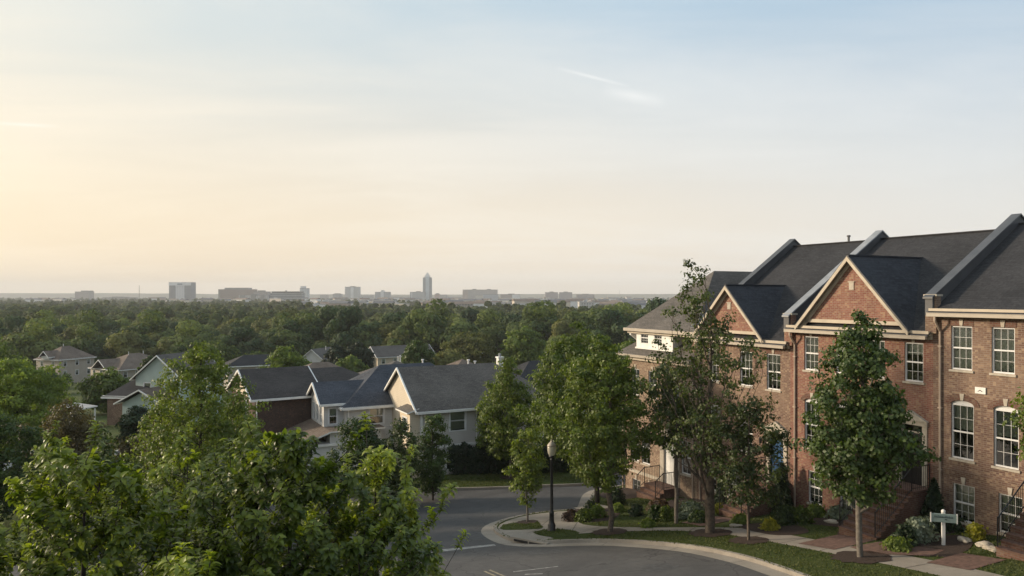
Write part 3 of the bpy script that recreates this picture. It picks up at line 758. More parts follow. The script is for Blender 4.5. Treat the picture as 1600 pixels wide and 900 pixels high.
        pr = MB(); pr.box(-.22, -.16, ze-1.0, .22, .14, ze+.45); pr.build('pier', MT[brick], r); pc = MB(); pc.box(-.27, -.21, ze+.452, .27, .19, ze+.53); pc.build('pier_cap', MT['stone'], r)
    # downspouts at both ends
    for x in ((.32,) if not extra or 'spout_r' not in extra else (.32, Wd-.30)):
        d = MB(); zt = zz-.08
        d.tube((x, -oh-.02, zt), (x, -oh-.02, zt-.18), .045, n=8); d.tube((x, -oh-.02, zt-.18), (x+.0, -.07, zt-.60), .045, n=8); d.tube((x, -.07, zt-.58), (x, -.07, -.7), .045, n=8)
        for zc in (zt-1.2, zt-3.6, zt-6.0): d.box(x-.075, -.12, zc, x+.075, -.005, zc+.04)
        d.build('downspout', MT['downspout'], r)
    # front gable
    if gable:
        xc = X(gable['t']); hw = gable['hw']; zb_ = Z(gable['base']); zp = Z(gable['peak']); pg = (zp-zb_)/hw
        y0 = -.12
        gm = MB(); gm.face([(xc-hw+.1, y0, zb_), (xc+hw-.1, y0, zb_), (xc, y0, zp-.12)]); gm.box(xc-hw+.2, y0+.001, zb_-.05, xc+hw-.2, .6, zb_-.001)
        gw = gm.build('gable_wall', MT[gable['brick']], r)
        v = MB(); v.box(xc-.12, y0-.03, zb_+(zp-zb_)*.50, xc+.12, y0-.002, zb_+(zp-zb_)*.50+.32); v.box(xc-.16, y0-.045, zb_+(zp-zb_)*.50+.322, xc+.16, y0-.002, zb_+(zp-zb_)*.50+.37); v.build('gable_vent', MT['stone'], gw)
        # cross roof: two slopes running back into the main roof
        yb = (zp-ze)/pitch+.15; o_ = .30; gs = MB()
        for sg in (-1, 1):
            xe = xc+sg*(hw+.22); zz2 = zb_-.22*pg
            ybk = max(.15, (zz2-ze)/pitch+.1)
            pts = [(xe, y0-o_, zz2+.07), (xc, y0-o_, zp+.07), (xc, yb, zp+.07), (xe, ybk, zz2+.07)]
            if sg > 0: pts = pts[::-1]
            gs.slab(pts, .06)
        gs.box(xc-.09, y0-o_+.01, zp+.02, xc+.09, yb, zp+.085)
        gs.build('gable_roof', [MT[gable.get('shingle', 'shingle_slate')], MT['side_cap']], r)
        rk = MB()
        for sg in (-1, 1):
            xe = xc+sg*(hw+.22); zz2 = zb_-.22*pg
            A_ = Vector((xe, 0, zz2)); B_ = Vector((xc, 0, zp)); dn = Vector((0, 0, -.24))
            rk.prism([(A_.x, y0-o_-.03, A_.z), (B_.x, y0-o_-.03, B_.z), (B_.x, y0-o_-.03, B_.z-.20), (A_.x-sg*.0, y0-o_-.03, A_.z-.18)], (0, .05, 0))
            rk.prism([(A_.x-sg*.12, y0-.06, A_.z+.05), (B_.x, y0-.06, B_.z-.10), (B_.x, y0-.06, B_.z-.34), (A_.x-sg*.3, y0-.06, A_.z-.02)], (0, .055, 0))
            rk.slab([(xe, y0-o_+.02, zz2-.01), (xc, y0-o_+.02, zp-.01), (xc, y0, zp-.01), (xe, y0, zz2-.01)], .03, 0, 0)
        rk.build('rake_trim', MT['cream'], r)
        bs = MB(); bs.box(xc-hw+.15, y0-.06, zb_-.03, xc+hw-.15, y0-.002, zb_+.12); bs.build('gable_base_trim', MT['cream'], r)
    if dr:
        door(r, (0, 0, 0), MX, NY, X(dr['t'])-dr['w']/2, X(dr['t'])+dr['w']/2, Z(dr['a']), Z(dr['b']), dr['col'], depth=.13, pediment=dr.get('ped', True))
        stoop(r, X(dr['t'])-dr.get('sw', .75), X(dr['t'])+dr.get('sw', .75), Z(dr['a'])-.02, Z(dr.get('foot', gz(*FT(dr['t'], -3).xy)+.13)))
        ln = MB(); lx = X(dr['t'])-dr['w']/2-.45; lz = Z(dr['a'])+1.75
        ln.lathe([(.02, -.16), (.06, -.13), (.075, .08), (.09, .10), (.03, .17), (.012, .22)], 8, (lx, -.14, lz)); ln.box(lx-.03, -.10, lz-.02, lx+.03, -.004, lz+.03); ln.build('porch_lantern', MT['iron'], r)
    return r, X, Z

u1 = townhouse(-6.2, 1.11, -.5, 3.0, 5.75, 'brick_mix', 'brown brick townhouse at the right edge, with arched windows and no front gable',
    [dict(t=t, w=.80, a=-2.85, b=-1.18, bl=.97, bt='blind') for t in (0, -1.5, -3.6, -5.1)]
    + [dict(t=t, w=.86, a=-6.25, b=-4.02, r=.16, bl=.5) for t in (-.03, -1.6, -5.0)]
    + [dict(t=t, w=.82, a=-8.62, b=-7.2, bl=.95, bt='blind') for t in (-.08, -1.75, -5.0)],
    dict(t=-3.75, w=1.0, a=-6.95, b=-4.4, col='black_door', sw=.8), None, extra=dict(band=-6.75), shingle='shingle_dark')
u2 = townhouse(1.11, 8.16, -1.4, 2.87, 6.5, 'brick_red', 'red brick townhouse with the large front gable and black door, between the two raised parapets',
    [dict(t=t, w=.80, a=-3.5, b=-1.92, bl=b, bt=k) for t, b, k in ((6.95, .95, 'blind'), (5.2, .95, 'curtain'), (3.6, .8, 'blind'), (1.92, .3, 'blind'))]
    + [dict(t=t, w=.86, a=-7.1, b=-4.8, r=.16, bl=.6) for t in (6.9, 5.2, 3.7)]
    + [dict(t=t, w=.80, a=-9.65, b=-8.15, bl=.9) for t in (6.72, 5.0)],
    dict(t=2.0, w=1.0, a=-7.65, b=-5.25, col='black_door', sw=.82), dict(t=4.7, hw=2.6, base=-1.22, peak=1.68, brick='brick_red'), extra=dict(band=-7.55), cap='cap_light')
u3 = townhouse(8.16, 14.7, -2.2, 2.9, 7.5, 'brick_mix', 'brown brick townhouse with the smaller gable and bright blue door, left of the large gable',
    [dict(t=t, w=.86, a=-4.66, b=-2.9, bl=b) for t, b in ((9.2, .9), (11.0, .6), (13.4, .7))]
    + [dict(t=t, w=.86, a=-8.1, b=-5.9, r=.16, bl=.5) for t in (11.0, 13.2)]
    + [dict(t=t, w=.86, a=-10.6, b=-9.3, bl=.5) for t in (11.9, 13.6)],
    dict(t=8.98, w=.95, a=-9.0, b=-6.75, col='blue_door', sw=.75), dict(t=12.07, hw=2.3, base=-1.97, peak=.48, brick='brick_red'), extra=dict(band=-8.6), cap='cap')

def end_house():
    """corner unit: pent roof over the second floor, set back attic floor with a white window box, hipped roof"""
    t0, t1 = 14.7, 21.4; Wd = t1-t0; g = gz(*FT(18, 0).xy); r = empty('townhouse', FT(t1, 0, g), FA, 'buff brick corner townhouse at the far end with a hipped roof and white dormer windows', 'townhouse', 'brick townhouses in the terrace on the right')
    Z = lambda z: z-g; X = lambda t: t1-t; ze = Z(-3.6); dep = 12.0
    wins = [(20.3, .8, -6.25, -4.6, 0), (18.6, .8, -6.25, -4.6, 0), (16.6, .8, -6.25, -4.6, 0), (20.35, .82, -10.35, -8.3, 0), (19.25, .82, -10.35, -8.3, 0), (20.2, .8, -13.0, -11.5, 0), (18.9, .8, -13.0, -11.5, 0), (15.6, .8, -10.2, -8.3, 0)]
    dr = (17.0, 1.1, -11.1, -8.4)
    ops = [(X(t)-w/2, X(t)+w/2, Z(a), Z(b), q) for t, w, a, b, q in wins]+[(X(dr[0])-.55, X(dr[0])+.55, Z(dr[2]), Z(dr[3]), 0)]
    mb = MB(); panel(mb, (0, 0, 0), MX, NY, Wd, -4, ze, ops)
    panel(mb, (0, dep, 0), Vector((0, -1, 0)), Vector((-1, 0, 0)), dep, -4, ze, [(3, 3.9, Z(-6.2), Z(-4.6)), (8, 8.9, Z(-6.2), Z(-4.6))])
    mb.face([(Wd, 0, -4), (Wd, dep, -4), (Wd, dep, ze), (Wd, 0, ze)]); mb.face([(0, dep, -4), (0, dep, ze), (Wd, dep, ze), (Wd, dep, -4)])
    mb.build('wall', MT['brick_buff'], r)
    q = MB(); q.face([(.05, .9, -3.9), (Wd-.05, .9, -3.9), (Wd-.05, .9, ze-.05), (.05, .9, ze-.05)]); q.build('room', MT['dark_room'], r)  # dark sheet behind the windows in place of interior shade
    for i, (t, w, a, b, rr) in enumerate(wins): window(r, (0, 0, 0), MX, NY, X(t)-w/2, X(t)+w/2, Z(a), Z(b), rr, 2 if w < .85 else 3, 2, (.9, .7, .8, .35, .9, .6, .5, .5)[i], key=True)
    door(r, (0, 0, 0), MX, NY, X(dr[0])-.55, X(dr[0])+.55, Z(dr[2]), Z(dr[3]), 'white', depth=.13, surround=.3, transom=.35)
    stoop(r, X(17.0)-.95, X(17.0)+.85, Z(-11.12), Z(gz(*FT(17, -3.4).xy)+.13))
    # pent roof, attic wall, hip roof
    s = MB(); k = .8; zt = ze+1.15; yb = 1.45
    s.slab([(-.45, -.45, ze-.10), (Wd, -.45, ze-.10), (Wd, yb, zt+.1), (1.2, yb, zt+.1)], .07); s.slab([(-.45, dep+.4, ze-.10), (-.45, -.45, ze-.10), (1.2, yb, zt+.1), (1.2, dep, zt+.1)], .07)
    s.build('pent_roof', [MT['shingle_grey'], MT['side_cap']], r)
    a = MB(); zh = Z(-2.15); a.box(1.25, 1.5, zt-.6, Wd-.01, dep-.1, zh); a.build('attic_wall', MT['siding_tan'], r)
    w = MB(); x0, x1 = 1.15, 4.6; zw0, zw1 = Z(-3.22), Z(-2.12); y0 = .05
    panel(w, (x0, y0, 0), MX, NY, x1-x0, zw0, zw1, [(.42, 1.18, Z(-3.0), Z(-2.26)), (1.72, 2.48, Z(-3.0), Z(-2.26))], .08)
    w.face([(x0, y0, zw0), (x0, y0, zw1), (x0, 2, zw1), (x0, 2, zw0)]); w.face([(x1, y0, zw0), (x1, 2, zw0), (x1, 2, zw1), (x1, y0, zw1)])
    w.box(x0-.05, y0-.07, zw0-.1, x1+.05, y0-.003, zw0-.002); dm = w.build('dormer', MT['white'], r)
    for u in (.42, 1.72): window(r, (x0, y0, 0), MX, NY, u, u+.76, Z(-3.0), Z(-2.26), 0, 3, 2, 0, depth=.08, sill=False, name='dormer_window')
    b = MB(); b.face([(x0+.1, .5, zw0), (x1-.1, .5, zw0), (x1-.1, .5, zw1), (x0+.1, .5, zw1)]); b.build('dormer_room', MT['dark_room'], r)  # dark sheet painting the shade behind the dormer panes
    h = MB(); X0, X1, Y0, Y1 = .35, Wd+.1, -.25, dep+.4; zz = Z(-2.08); zp = Z(1.5); xr = (X0+X1)/2; hr = (X1-X0)/2
    A_ = (xr, Y0+hr+1.2, zp); B_ = (xr, Y1-hr, zp)
    h.slab([(X0, Y0, zz), (X1, Y0, zz), A_], .08); h.slab([(X0, Y1, zz), (X0, Y0, zz), A_, B_], .08); h.slab([(X1, Y0, zz), (X1, Y1, zz), B_, A_], .08); h.slab([(X1, Y1, zz), (X0, Y1, zz), B_], .08)
    h.build('roof', [MT['shingle_grey'], MT['side_cap']], r)
    c = MB(); c.box(X0-.05, Y0-.10, zz-.16, X1, Y0+.02, zz+.02); c.box(X0-.12, Y0, zz-.16, X0+.02, Y1, zz+.02); c.box(-.52, -.55, ze-.22, Wd, -.43, ze-.07); c.box(-.57, -.45, ze-.22, -.45, dep+.3, ze-.07)
    c.build('gutter', MT['gutter'], r)
    c = MB(); c.box(-.28, -.28, ze-.42, Wd, -.003, ze-.20); c.box(-.28, 0, ze-.42, -.003, dep, ze-.20); c.box(X0+.12, Y0+.1, zz-.30, X1, 1.49, zz-.165); c.build('cornice', MT['cream'], r)
    bk = MB()
    bk.prism([(X0+.15, Y0+.25, zz-.2), (X0+.15, Y0+.25, zz-.42), (X0+.15, 1.2, zz-1.25), (X0+.15, 1.45, zz-1.25), (X0+.15, 1.45, zz-.2)], (.16, 0, 0)); bk.build('bracket', MT['white'], r)
    b = MB(); zb_ = Z(-10.95); b.box(0, -.05, zb_-.14, X(17.0)-.86, -.002, zb_+.05); b.build('string_course', MT['stone'], r)
    d = MB(); d.tube((-.06, -.10, ze-.2), (-.06, -.10, -.9), .05, n=8); d.tube((Wd-.25, -.08, ze-.2), (Wd-.25, -.08, -.5), .045, n=8); d.build('downspout', MT['downspout'], r)
end_house()

# wall plaque, vent pipe (parts of their houses)
def extras():
    r, X, Z = u1
    m = MB(); x = X(-.72); z = Z(-3.55); m.box(x-.19, -.05, z-.12, x+.19, -.003, z+.12); p = m.build('wall_plaque', MT['white'], r)
    m = MB(); m.prism([(x-.10, -.051, z-.04), (x, -.051, z+.03), (x+.10, -.051, z-.04), (x+.06, -.051, z-.04), (x, -.051, z), (x-.06, -.051, z-.04)], (0, -.006, 0)); m.build('plaque_emblem', MT['iron'], p)
    r, X, Z = u3
    m = MB(); x = X(10.85); m.tube((x, 7.6, Z(2.7)), (x, 7.6, Z(3.25)), .06, n=10); m.tube((x, 7.6, Z(3.25)), (x, 7.6, Z(3.34)), .10, n=10); m.build('vent_pipe', MT['cap'], r)
extras()

# ------------------------------------------------------------------ suburban houses
class HC:
    """a house in its own frame: local x towards the camera (corner at x=0), y away to the right, z up from its ground"""
    def __init__(s, loc, rz, label, cat='house', group='suburban houses', name='house'):
        s.r = empty(name, loc, rz, label, cat, group)
    def body(s, x0, x1, y0, y1, ze, mat, roof='gable', axis='y', pitch=.65, shingle='shingle_grey', oh=.35, hips=(1, 1), trim='white', wins=(), zb=-2.5, name='wall', fr=None, win_kw=None):
        r = s.r; win_kw = win_kw or {}
        mb = MB(); faces = {'F': ((x0, y0, 0), MX, NY, x1-x0), 'R': ((x1, y0, 0), MY, MX, y1-y0), 'B': ((x1, y1, 0), -MX, MY, x1-x0), 'L': ((x0, y1, 0), -MY, -MX, y1-y0)}
        for k, (O, U, N, w) in faces.items():
            panel(mb, O, U, N, w, zb, ze, [q[1:5] for q in wins if q[0] == k], .09)
        gw = (x1-x0) if axis == 'y' else (y1-y0); h = gw/2*pitch; zr = ze+h
        gm = []
        if axis == 'y':
            if not hips[0]: gm.append([(x0, y0, ze), (x1, y0, ze), ((x0+x1)/2, y0, zr)])
            if not hips[1]: gm.append([(x1, y1, ze), (x0, y1, ze), ((x0+x1)/2, y1, zr)])
        else:
            if not hips[0]: gm.append([(x1, y0, ze), (x1, y1, ze), (x1, (y0+y1)/2, zr)])
            if not hips[1]: gm.append([(x0, y1, ze), (x0, y0, ze), (x0, (y0+y1)/2, zr)])
        for f in gm: mb.face(f)
        mb.build(name, MT[mat], r)
        if any(q[0] in 'FRL' for q in wins):
            q_ = MB(); q_.box(x0+.7, y0+.7, zb+.1, x1-.7, y1-.7, ze-.1); q_.build('room', MT['dark_room'], r)  # dark box inside the walls, interior shade put into its colour
        for i, q in enumerate(wins):
            O, U, N, w = faces[q[0]]; kw = dict(cols=1, rows=1, blind=(.5, .8, .3)[i % 3], depth=.09, sill=False, fm=trim if trim != 'white' else 'frame', surround=.09); kw.update(win_kw); kw.update(q[5] if len(q) > 5 else {})
            window(r, O, U, N, q[1], q[2], q[3], q[4], **kw)
        s.roof(x0, x1, y0, y1, ze, pitch, axis, shingle, oh, hips, trim); return zr
    def roof(s, x0, x1, y0, y1, ze, pitch, axis='y', shingle='shingle_grey', oh=.35, hips=(1, 1), trim='white', gutter=True, name='roof'):
        T = (lambda a, b, c: (a, b, c)) if axis == 'y' else (lambda a, b, c: (b, a, c))
        a0, a1, b0, b1 = (x0, x1, y0, y1) if axis == 'y' else (y0, y1, x0, x1)     # a across, b along the ridge
        if axis == 'x' : hips = (hips[1], hips[0])
        A0, A1 = a0-oh, a1+oh; B0 = b0-oh; B1 = b1+oh; z0 = ze-oh*pitch+.10; ac = (a0+a1)/2; hw = (A1-A0)/2; zr = z0+hw*pitch
        r0 = B0+(hw if hips[0] else 0); r1 = B1-(hw if hips[1] else 0)
        if r1 < r0: r0 = r1 = (B0+B1)/2
        m = MB(); R0, R1 = T(ac, r0, zr), T(ac, r1, zr); c00, c10, c01, c11 = T(A0, B0, z0), T(A1, B0, z0), T(A0, B1, z0), T(A1, B1, z0)
        def S(p):
            p = [Vector(q) for q in p]; n = (p[1]-p[0]).cross(p[2]-p[0]); m.slab(p if n.z > 0 else p[::-1], .07)
        S([c10, c11, R1, R0]) if r1 > r0 else S([c10, c11, R0]); S([c01, c00, R0, R1]) if r1 > r0 else S([c01, c00, R0])
        if hips[0]: S([c00, c10, R0])
        if hips[1]: S([c11, c01, R1])
        o = m.build(name, [MT[shingle], MT['side_cap']], s.r)
        f = MB(); th = .10
        def fb(p, q):
            p = Vector(p); q = Vector(q); d = (q-p).normalized(); n = Vector((d.y, -d.x, 0)).normalized()*.05
            f.mesh([p-n-ZV*(.07+th), q-n-ZV*(.07+th), q+n-ZV*(.07+th), p+n-ZV*(.07+th), p-n-ZV*.005, q-n-ZV*.005, q+n-ZV*.005, p+n-ZV*.005], [(3,2,1,0),(4,5,6,7),(0,1,5,4),(1,2,6,5),(2,3,7,6),(3,0,4,7)])
        def off(p, q, k=.03):
            return p, q
        e = .052
        fb(T(A1+e, B0, z0), T(A1+e, B1, z0)); fb(T(A0-e, B1, z0), T(A0-e, B0, z0))
        for hp, bb in ((hips[0], B0-e), (hips[1], B1+e)):
            if hp: fb(T(A0, bb, z0), T(A1, bb, z0))
            else: fb(T(A0, bb, z0), T(ac, bb, zr)); fb(T(ac, bb, zr), T(A1, bb, z0))
        f.build('fascia', MT[trim], o)
        # soffit closes the overhang
        sf = MB(); sf.box(*T(a0-oh+.02, b0-oh+.02, 0)[:2], ze-.14, *T(a1+oh-.02, b1+oh-.02, 0)[:2], ze-.10) if (hips[0] and hips[1]) else None
        if sf.v: sf.build('soffit', MT[trim], o)
        return o, zr
    def spout(s, x, y, zt, zb=-.5):
        m = MB(); m.tube((x, y, zt), (x, y, zb), .05, n=8); m.build('downspout', MT['white'], s.r)
    def chimney(s, x, y, z0, z1, w=.5, mat='white'):
        m = MB(); m.box(x-w/2, y-w/2, z0, x+w/2, y+w/2, z1); m.box(x-w/2-.06, y-w/2-.06, z1+.002, x+w/2+.06, y+w/2+.06, z1+.12); c = m.build('chimney', MT[mat], s.r)
        m = MB(); m.tube((x, y, z1+.12), (x, y, z1+.38), .11, n=10); m.build('flue', MT['cap_light'], c)
    def pipe(s, x, y, z0, z1, mat='white'):
        m = MB(); m.tube((x, y, z0), (x, y, z1), .07, n=8); m.tube((x, y, z1), (x, y, z1+.1), .12, n=8); m.build('vent_pipe', MT[mat], s.r)

def near_houses():
    # tan house
    x, y = -6.5, 52.0; g = gz(x, y); h = HC((x, y, g), FA, 'tan and grey sided house with a cream gable and white chimney, nearest the intersection')
    Z = lambda z: z-g; ze = Z(-8.08); W_ = 7.75
    h.body(-W_, 0, 0, 11.6, ze, 'siding_grey', pitch=.66, shingle='shingle_grey', hips=(0, 1), wins=[('R', 2.3, 3.5, Z(-9.85), Z(-8.35), dict(blind=.95)), ('R', 4.9, 5.9, Z(-9.55), Z(-8.28)), ('R', 2.0, 3.2, Z(-12.6), Z(-11.2)), ('R', 8.8, 9.8, Z(-9.6), Z(-8.3)),])
    # lit front: warm light painted as a tan skin over the grey body
    m = MB(); wins = [(.9, 1.7, Z(-9.95), Z(-8.45)), (4.3, 5.2, Z(-9.95), Z(-8.35)), (1.1, 2.1, Z(-12.6), Z(-11.1))]
    panel(m, (-W_, -.10, 0), MX, NY, W_, -2.5, ze, wins, .09); m.face([(-W_, -.10, ze), (0, -.10, ze), (-W_/2, -.10, ze+W_/2*.66)])
    m.face([(0, -.10, -2.5), (0, -.001, -2.5), (0, -.001, ze), (0, -.10, ze)]); m.build('front_wall', MT['siding_tan'], h.r)
    for i, w in enumerate(wins): window(h.r, (-W_, -.10, 0), MX, NY, *w, cols=1, rows=1, blind=.4, depth=.09, sill=False, surround=.09, shutters=(i == 1))
    m = MB(); panel(m, (-2.1, -.75, 0), MX, NY, 2.1, -2.5, ze-.15, [(.6, 1.5, Z(-10.1), Z(-8.75))], .09); panel(m, (0, -.75, 0), MY, MX, .64, -2.5, ze-.15, []); m.face([(-2.1, -.75, -2.5), (-2.1, -.75, ze-.15), (-2.1, -.11, ze-.15), (-2.1, -.11, -2.5)]); m.build('bay', MT['siding_cream'], h.r)
    window(h.r, (-2.1, -.75, 0), MX, NY, .6, 1.5, Z(-10.1), Z(-8.75), cols=1, rows=1, blind=.4, depth=.09, sill=False, surround=.09)
    m = MB(); m.slab([(-2.4, -1.0, ze-.18), (.12, -1.0, ze-.18), (.12, -.1, ze+.10), (-2.4, -.1, ze+.10)], .1); m.build('bay_roof', [MT['shingle_grey'], MT['white']], h.r)
    m = MB(); m.box(.004, .05, Z(-10.95), .05, 11.5, Z(-10.75)); m.box(.003, .02, Z(-12.9), .05, .16, ze-.2); m.box(.003, 4.35, Z(-12.9), .04, 4.43, ze-.2); m.build('band_board', MT['white'], h.r)
    zr = ze+W_/2*.66
    h.chimney(-W_/2-.3, 8.4, zr-.6, zr+.42, .42); h.pipe(-W_/2-1.2, 6.6, zr-1, zr+.10); h.pipe(-W_/2-1.4, 6.1, zr-1, zr+.22); h.spout(.10, .12, ze-.2)
    # slate roofed house with the bay
    x, y = -12.5, 55.5; g = gz(x, y); h = HC((x, y, g), FA, 'grey sided house with a slate blue hipped roof and small gabled bay')
    Z = lambda z: z-g; ze = Z(-8.35)
    zr = h.body(-7.6, 0, 0, 12, ze, 'siding_white', pitch=.66, shingle='shingle_navy', hips=(1, 1), wins=[('R', 1.8, 2.9, Z(-9.9), Z(-8.7))])
    # bay block with its own gable
    bx0, bx1, by = -5.0, -.8, -1.5
    wins = [('F', .6, 1.25, Z(-9.8), Z(-8.5)), ('F', 1.8, 2.45, Z(-9.8), Z(-8.5)), ('F', 2.95, 3.6, Z(-9.8), Z(-8.5)), ('R', .4, 1.0, Z(-9.8), Z(-8.6))]
    h.body(bx0, bx1, by, 0, Z(-8.1), 'siding_white', pitch=.58, shingle='shingle_navy', hips=(0, 0), wins=wins, name='bay_wall', win_kw=dict(shutters=False))
    h.roof(bx0, bx1, by+.4, 5.6, Z(-8.1), .582, 'y', 'shingle_navy', .34, (0, 0), name='bay_roof')
    m = MB(); x1 = 1.4
    m.slab([(bx0-1.6, by-2.3, Z(-10.75)), (x1, by-2.3, Z(-10.75)), (x1, by-.01, Z(-9.95)), (bx0-1.6, by-.01, Z(-9.95))], .12)
    m.slab([(bx1+.02, by-.01, Z(-9.95)), (x1, by-.01, Z(-9.95)), (x1, 2.6, Z(-9.95)), (bx1+.02, 2.6, Z(-9.95))], .1)
    m.build('porch_roof', [MT['shingle_brown'], MT['white']], h.r)
    m = MB(); m.box(bx0-1.2, by-1.9, -2.5, x1-.3, by-.02, Z(-10.87)); m.box(.01, by, -2.5, x1-.3, 2.4, Z(-10.07)); m.build('lower_wall', MT['siding_white'], h.r)
    m = MB(); m.box(x1-.299, by-1.9, -2.5, x1-.25, by-1.7, Z(-10.9)); m.box(x1-.4, by-1.95, Z(-11.05), x1-.2, 2.4, Z(-10.88)); m.build('corner_board', MT['white'], h.r)
    h.spout(.1, .15, ze-.2, Z(-10.0)); h.pipe(-5, 8.0, zr-1, zr+.2)
    # dark brick house
    x, y = -19.9, 57.0; g = gz(x, y); rz = math.atan2(-.838, .546); h = HC((x, y, g), rz, 'dark brown brick house with a long charcoal roof and cream gable on its left')
    Z = lambda z: z-g; ze = Z(-8.0)
    zr = h.body(-7.8, 0, 0, 5.0, ze, 'brick_dark', pitch=.47, shingle='shingle_black', hips=(0, 0), wins=[('F', 1.0, 1.9, Z(-9.9), Z(-8.5)), ('F', 4.6, 5.5, Z(-9.9), Z(-8.5))])
    m = MB(); m.face([(-7.8, -.06, ze-.1), (0, -.06, ze-.1), (0, -.06, ze), (-3.9, -.06, ze+3.9*.47), (-7.8, -.06, ze)]); m.build('gable_wall', MT['siding_cream'], h.r)
    m = MB(); m.box(-4.1, -.10, ze+.7, -3.7, -.065, ze+1.3); m.build('gable_vent', MT['white'], h.r)
    h.body(-9.0, 1.75, 5.0, 13.6, Z(-8.9), 'brick_dark', pitch=.47, shingle='shingle_black', hips=(0, 1), wins=[('R', .7, 1.4, Z(-10.3), Z(-9.2)), ('R', 2.6, 3.5, Z(-10.3), Z(-9.1)), ('R', 5.0, 5.9, Z(-10.3), Z(-9.2))])
    h.spout(.1, .1, ze-.2); h.spout(1.85, 5.2, Z(-9.1)); h.pipe(-.6, 7.2, Z(-8), Z(-7.5))
near_houses()

def far_house(px, D, Wd, L, hw, label, wall, shingle, kind='hip', pitch=.6, rz=FA, cross=0, dz=0, extra=None, name='house', group='suburban houses'):
    p = atD(px, D); p.z += dz; h = HC(p, rz, label, group=group, name=name)
    wins = []
    for f, w in (('F', Wd), ('R', L)):
        n = max(1, int(w/3.2))
        for k in range(n):
            c = w*(k+.5)/n
            wins.append((f, c-.5, c+.5, hw-2.1, hw-.7))
            if hw > 4.5: wins.append((f, c-.5, c+.5, hw-4.9, hw-3.5))
    wk = dict(blind=.4)
    zr = h.body(-Wd, 0, 0, L, hw, wall, pitch=pitch, shingle=shingle, hips=(0, 0) if kind == 'gable' else (1, 1), wins=wins, oh=.45, win_kw=wk)
    if cross:
        h.body(-Wd*.8, -Wd*.8+cross, -1.6, 0, hw, extra or wall, pitch=pitch*1.25, shingle=shingle, hips=(0, 0), wins=[('F', cross*.3, cross*.7, hw-2.1, hw-.7)], oh=.35, name='front_wing', win_kw=wk)
        h.roof(-Wd*.8, -Wd*.8+cross, -.5, L*.35, hw+.003, pitch*1.25, 'y', shingle, .33, (0, 0), name='wing_roof')
    return h, zr
def left_houses():
    h, zr = far_house(92, 209, 9, 11.5, 7.0, 'leftmost house at the foot of the woods, tan with two storeys', 'siding_beige', 'shingle_brown', 'hip', .72, math.radians(-20), 0)
    h.roof(-6.0, -2.6, -1.2, 4, 7.7, .9, 'y', 'shingle_brown', .2, (0, 0), name='dormer_roof'); m = MB(); m.box(-5.8, -.9, 6.9, -2.8, 3, 7.85); m.build('dormer', MT['siding_white'], h.r)
    h.pipe(-4.5, 5, zr-.6, zr+.6)
    h, zr = far_house(186, 184, 13, 16, 4.6, 'low tan house with a broad brown hipped roof beside the far left lawn', 'siding_beige', 'shingle_brown', 'hip', .5, math.radians(-32))
    h.pipe(-6, 6, zr-.6, zr+.5); h.pipe(-6, 10, zr-.6, zr+.5); h.roof(-10, -4, -1, 6, 4.7, .7, 'y', 'shingle_brown', .3, (0, 0), name='wing_roof')
    # pale green house half hidden by the tall tree
    h, zr = far_house(286, 92, 7.0, 8, 5.6, 'pale green house with a steep white edged gable behind the tall tree on the left', 'siding_teal', 'shingle_grey', 'gable', .8, math.radians(-14))
    h.roof(-6.8, -.2, -3.2, .2, 2.8, .5, 'y', 'shingle_brown', .3, (0, 0), name='porch_roof'); m = MB(); m.box(-6.5, -2.8, -1, -.5, -.05, 2.7); m.face([(-6.5, -2.81, 2.7), (-.5, -2.81, 2.7), (-3.5, -2.81, 4.2)]); m.build('porch_wall', MT['siding_teal'], h.r)
    far_house(236, 92, 6, 8, 3.6, 'brown brick house with a dark roof, left of the pale green gable', 'brick_mix', 'shingle_dark', 'hip', .75, math.radians(-8))
    far_house(356, 150, 7, 12, 5.6, 'wide dark grey hipped roof behind the dark brick house, left of the lime tree', 'siding_beige', 'shingle_dark', 'hip', .5)
    far_house(455, 92, 7, 9, 4.9, 'house showing only a small reddish brown roof peak above the charcoal ridge', 'siding_tan', 'shingle_brown', 'hip', .5)
    h, zr = far_house(512, 196, 9, 11, 6.0, 'off white house with a steep gable between the lime tree and dark firs', 'siding_white', 'shingle_grey', 'gable', .8, math.radians(-12), dz=-1.7); h.pipe(-3, 5, zr-.5, zr+.5)
    h, zr = far_house(590, 212, 9, 18, 6.0, 'large cream house with grey roof and one dark red gable, below the woods', 'siding_cream', 'shingle_grey', 'gable', .6, math.radians(-58), 5, dz=-.7)
    h.body(0, 1.8, 7.5, 15.5, 6.0, 'siding_white', axis='x', pitch=.62, shingle='shingle_grey', hips=(0, 0), wins=[('R', 1.2, 2.4, 3.4, 5.2), ('R', 5.2, 6.4, 3.4, 5.2)], name='front_wing')
    m = MB(); m.face([(1.86, 8.2, 6.3), (1.86, 14.8, 6.3), (1.86, 11.5, 8.35)]); m.build('gable_wall', MT['barn_red'], h.r); h.pipe(-4, 12, zr-.5, zr+.5); h.pipe(-4, 15, zr-.5, zr+.5)
    h, zr = far_house(585, 98, 9, 9, 4.3, 'house with a low weathered grey hipped roof just behind the slate blue roof', 'siding_beige', 'shingle_grey', 'hip', .45); h.pipe(-5, 5, zr-.4, zr+.5); h.pipe(-7, 6, zr-.4, zr+.5)
    far_house(700, 86, 7.5, 7, 4.7, 'house with a small brown hipped roof just over the tan house ridge', 'siding_beige', 'shingle_brown', 'hip', .5)
    h, zr = far_house(782, 272, 10, 11, 6.5, 'beige house with a brown hipped roof between pale green trees, right of the middle', 'siding_beige', 'shingle_brown', 'hip', .7, math.radians(-20)); h.pipe(-5, 5, zr-.4, zr+.6)
    far_house(690, 235, 14, 14, 5.0, 'house with a wide grey roof partly behind the dark round tree', 'siding_white', 'shingle_grey', 'hip', .5)
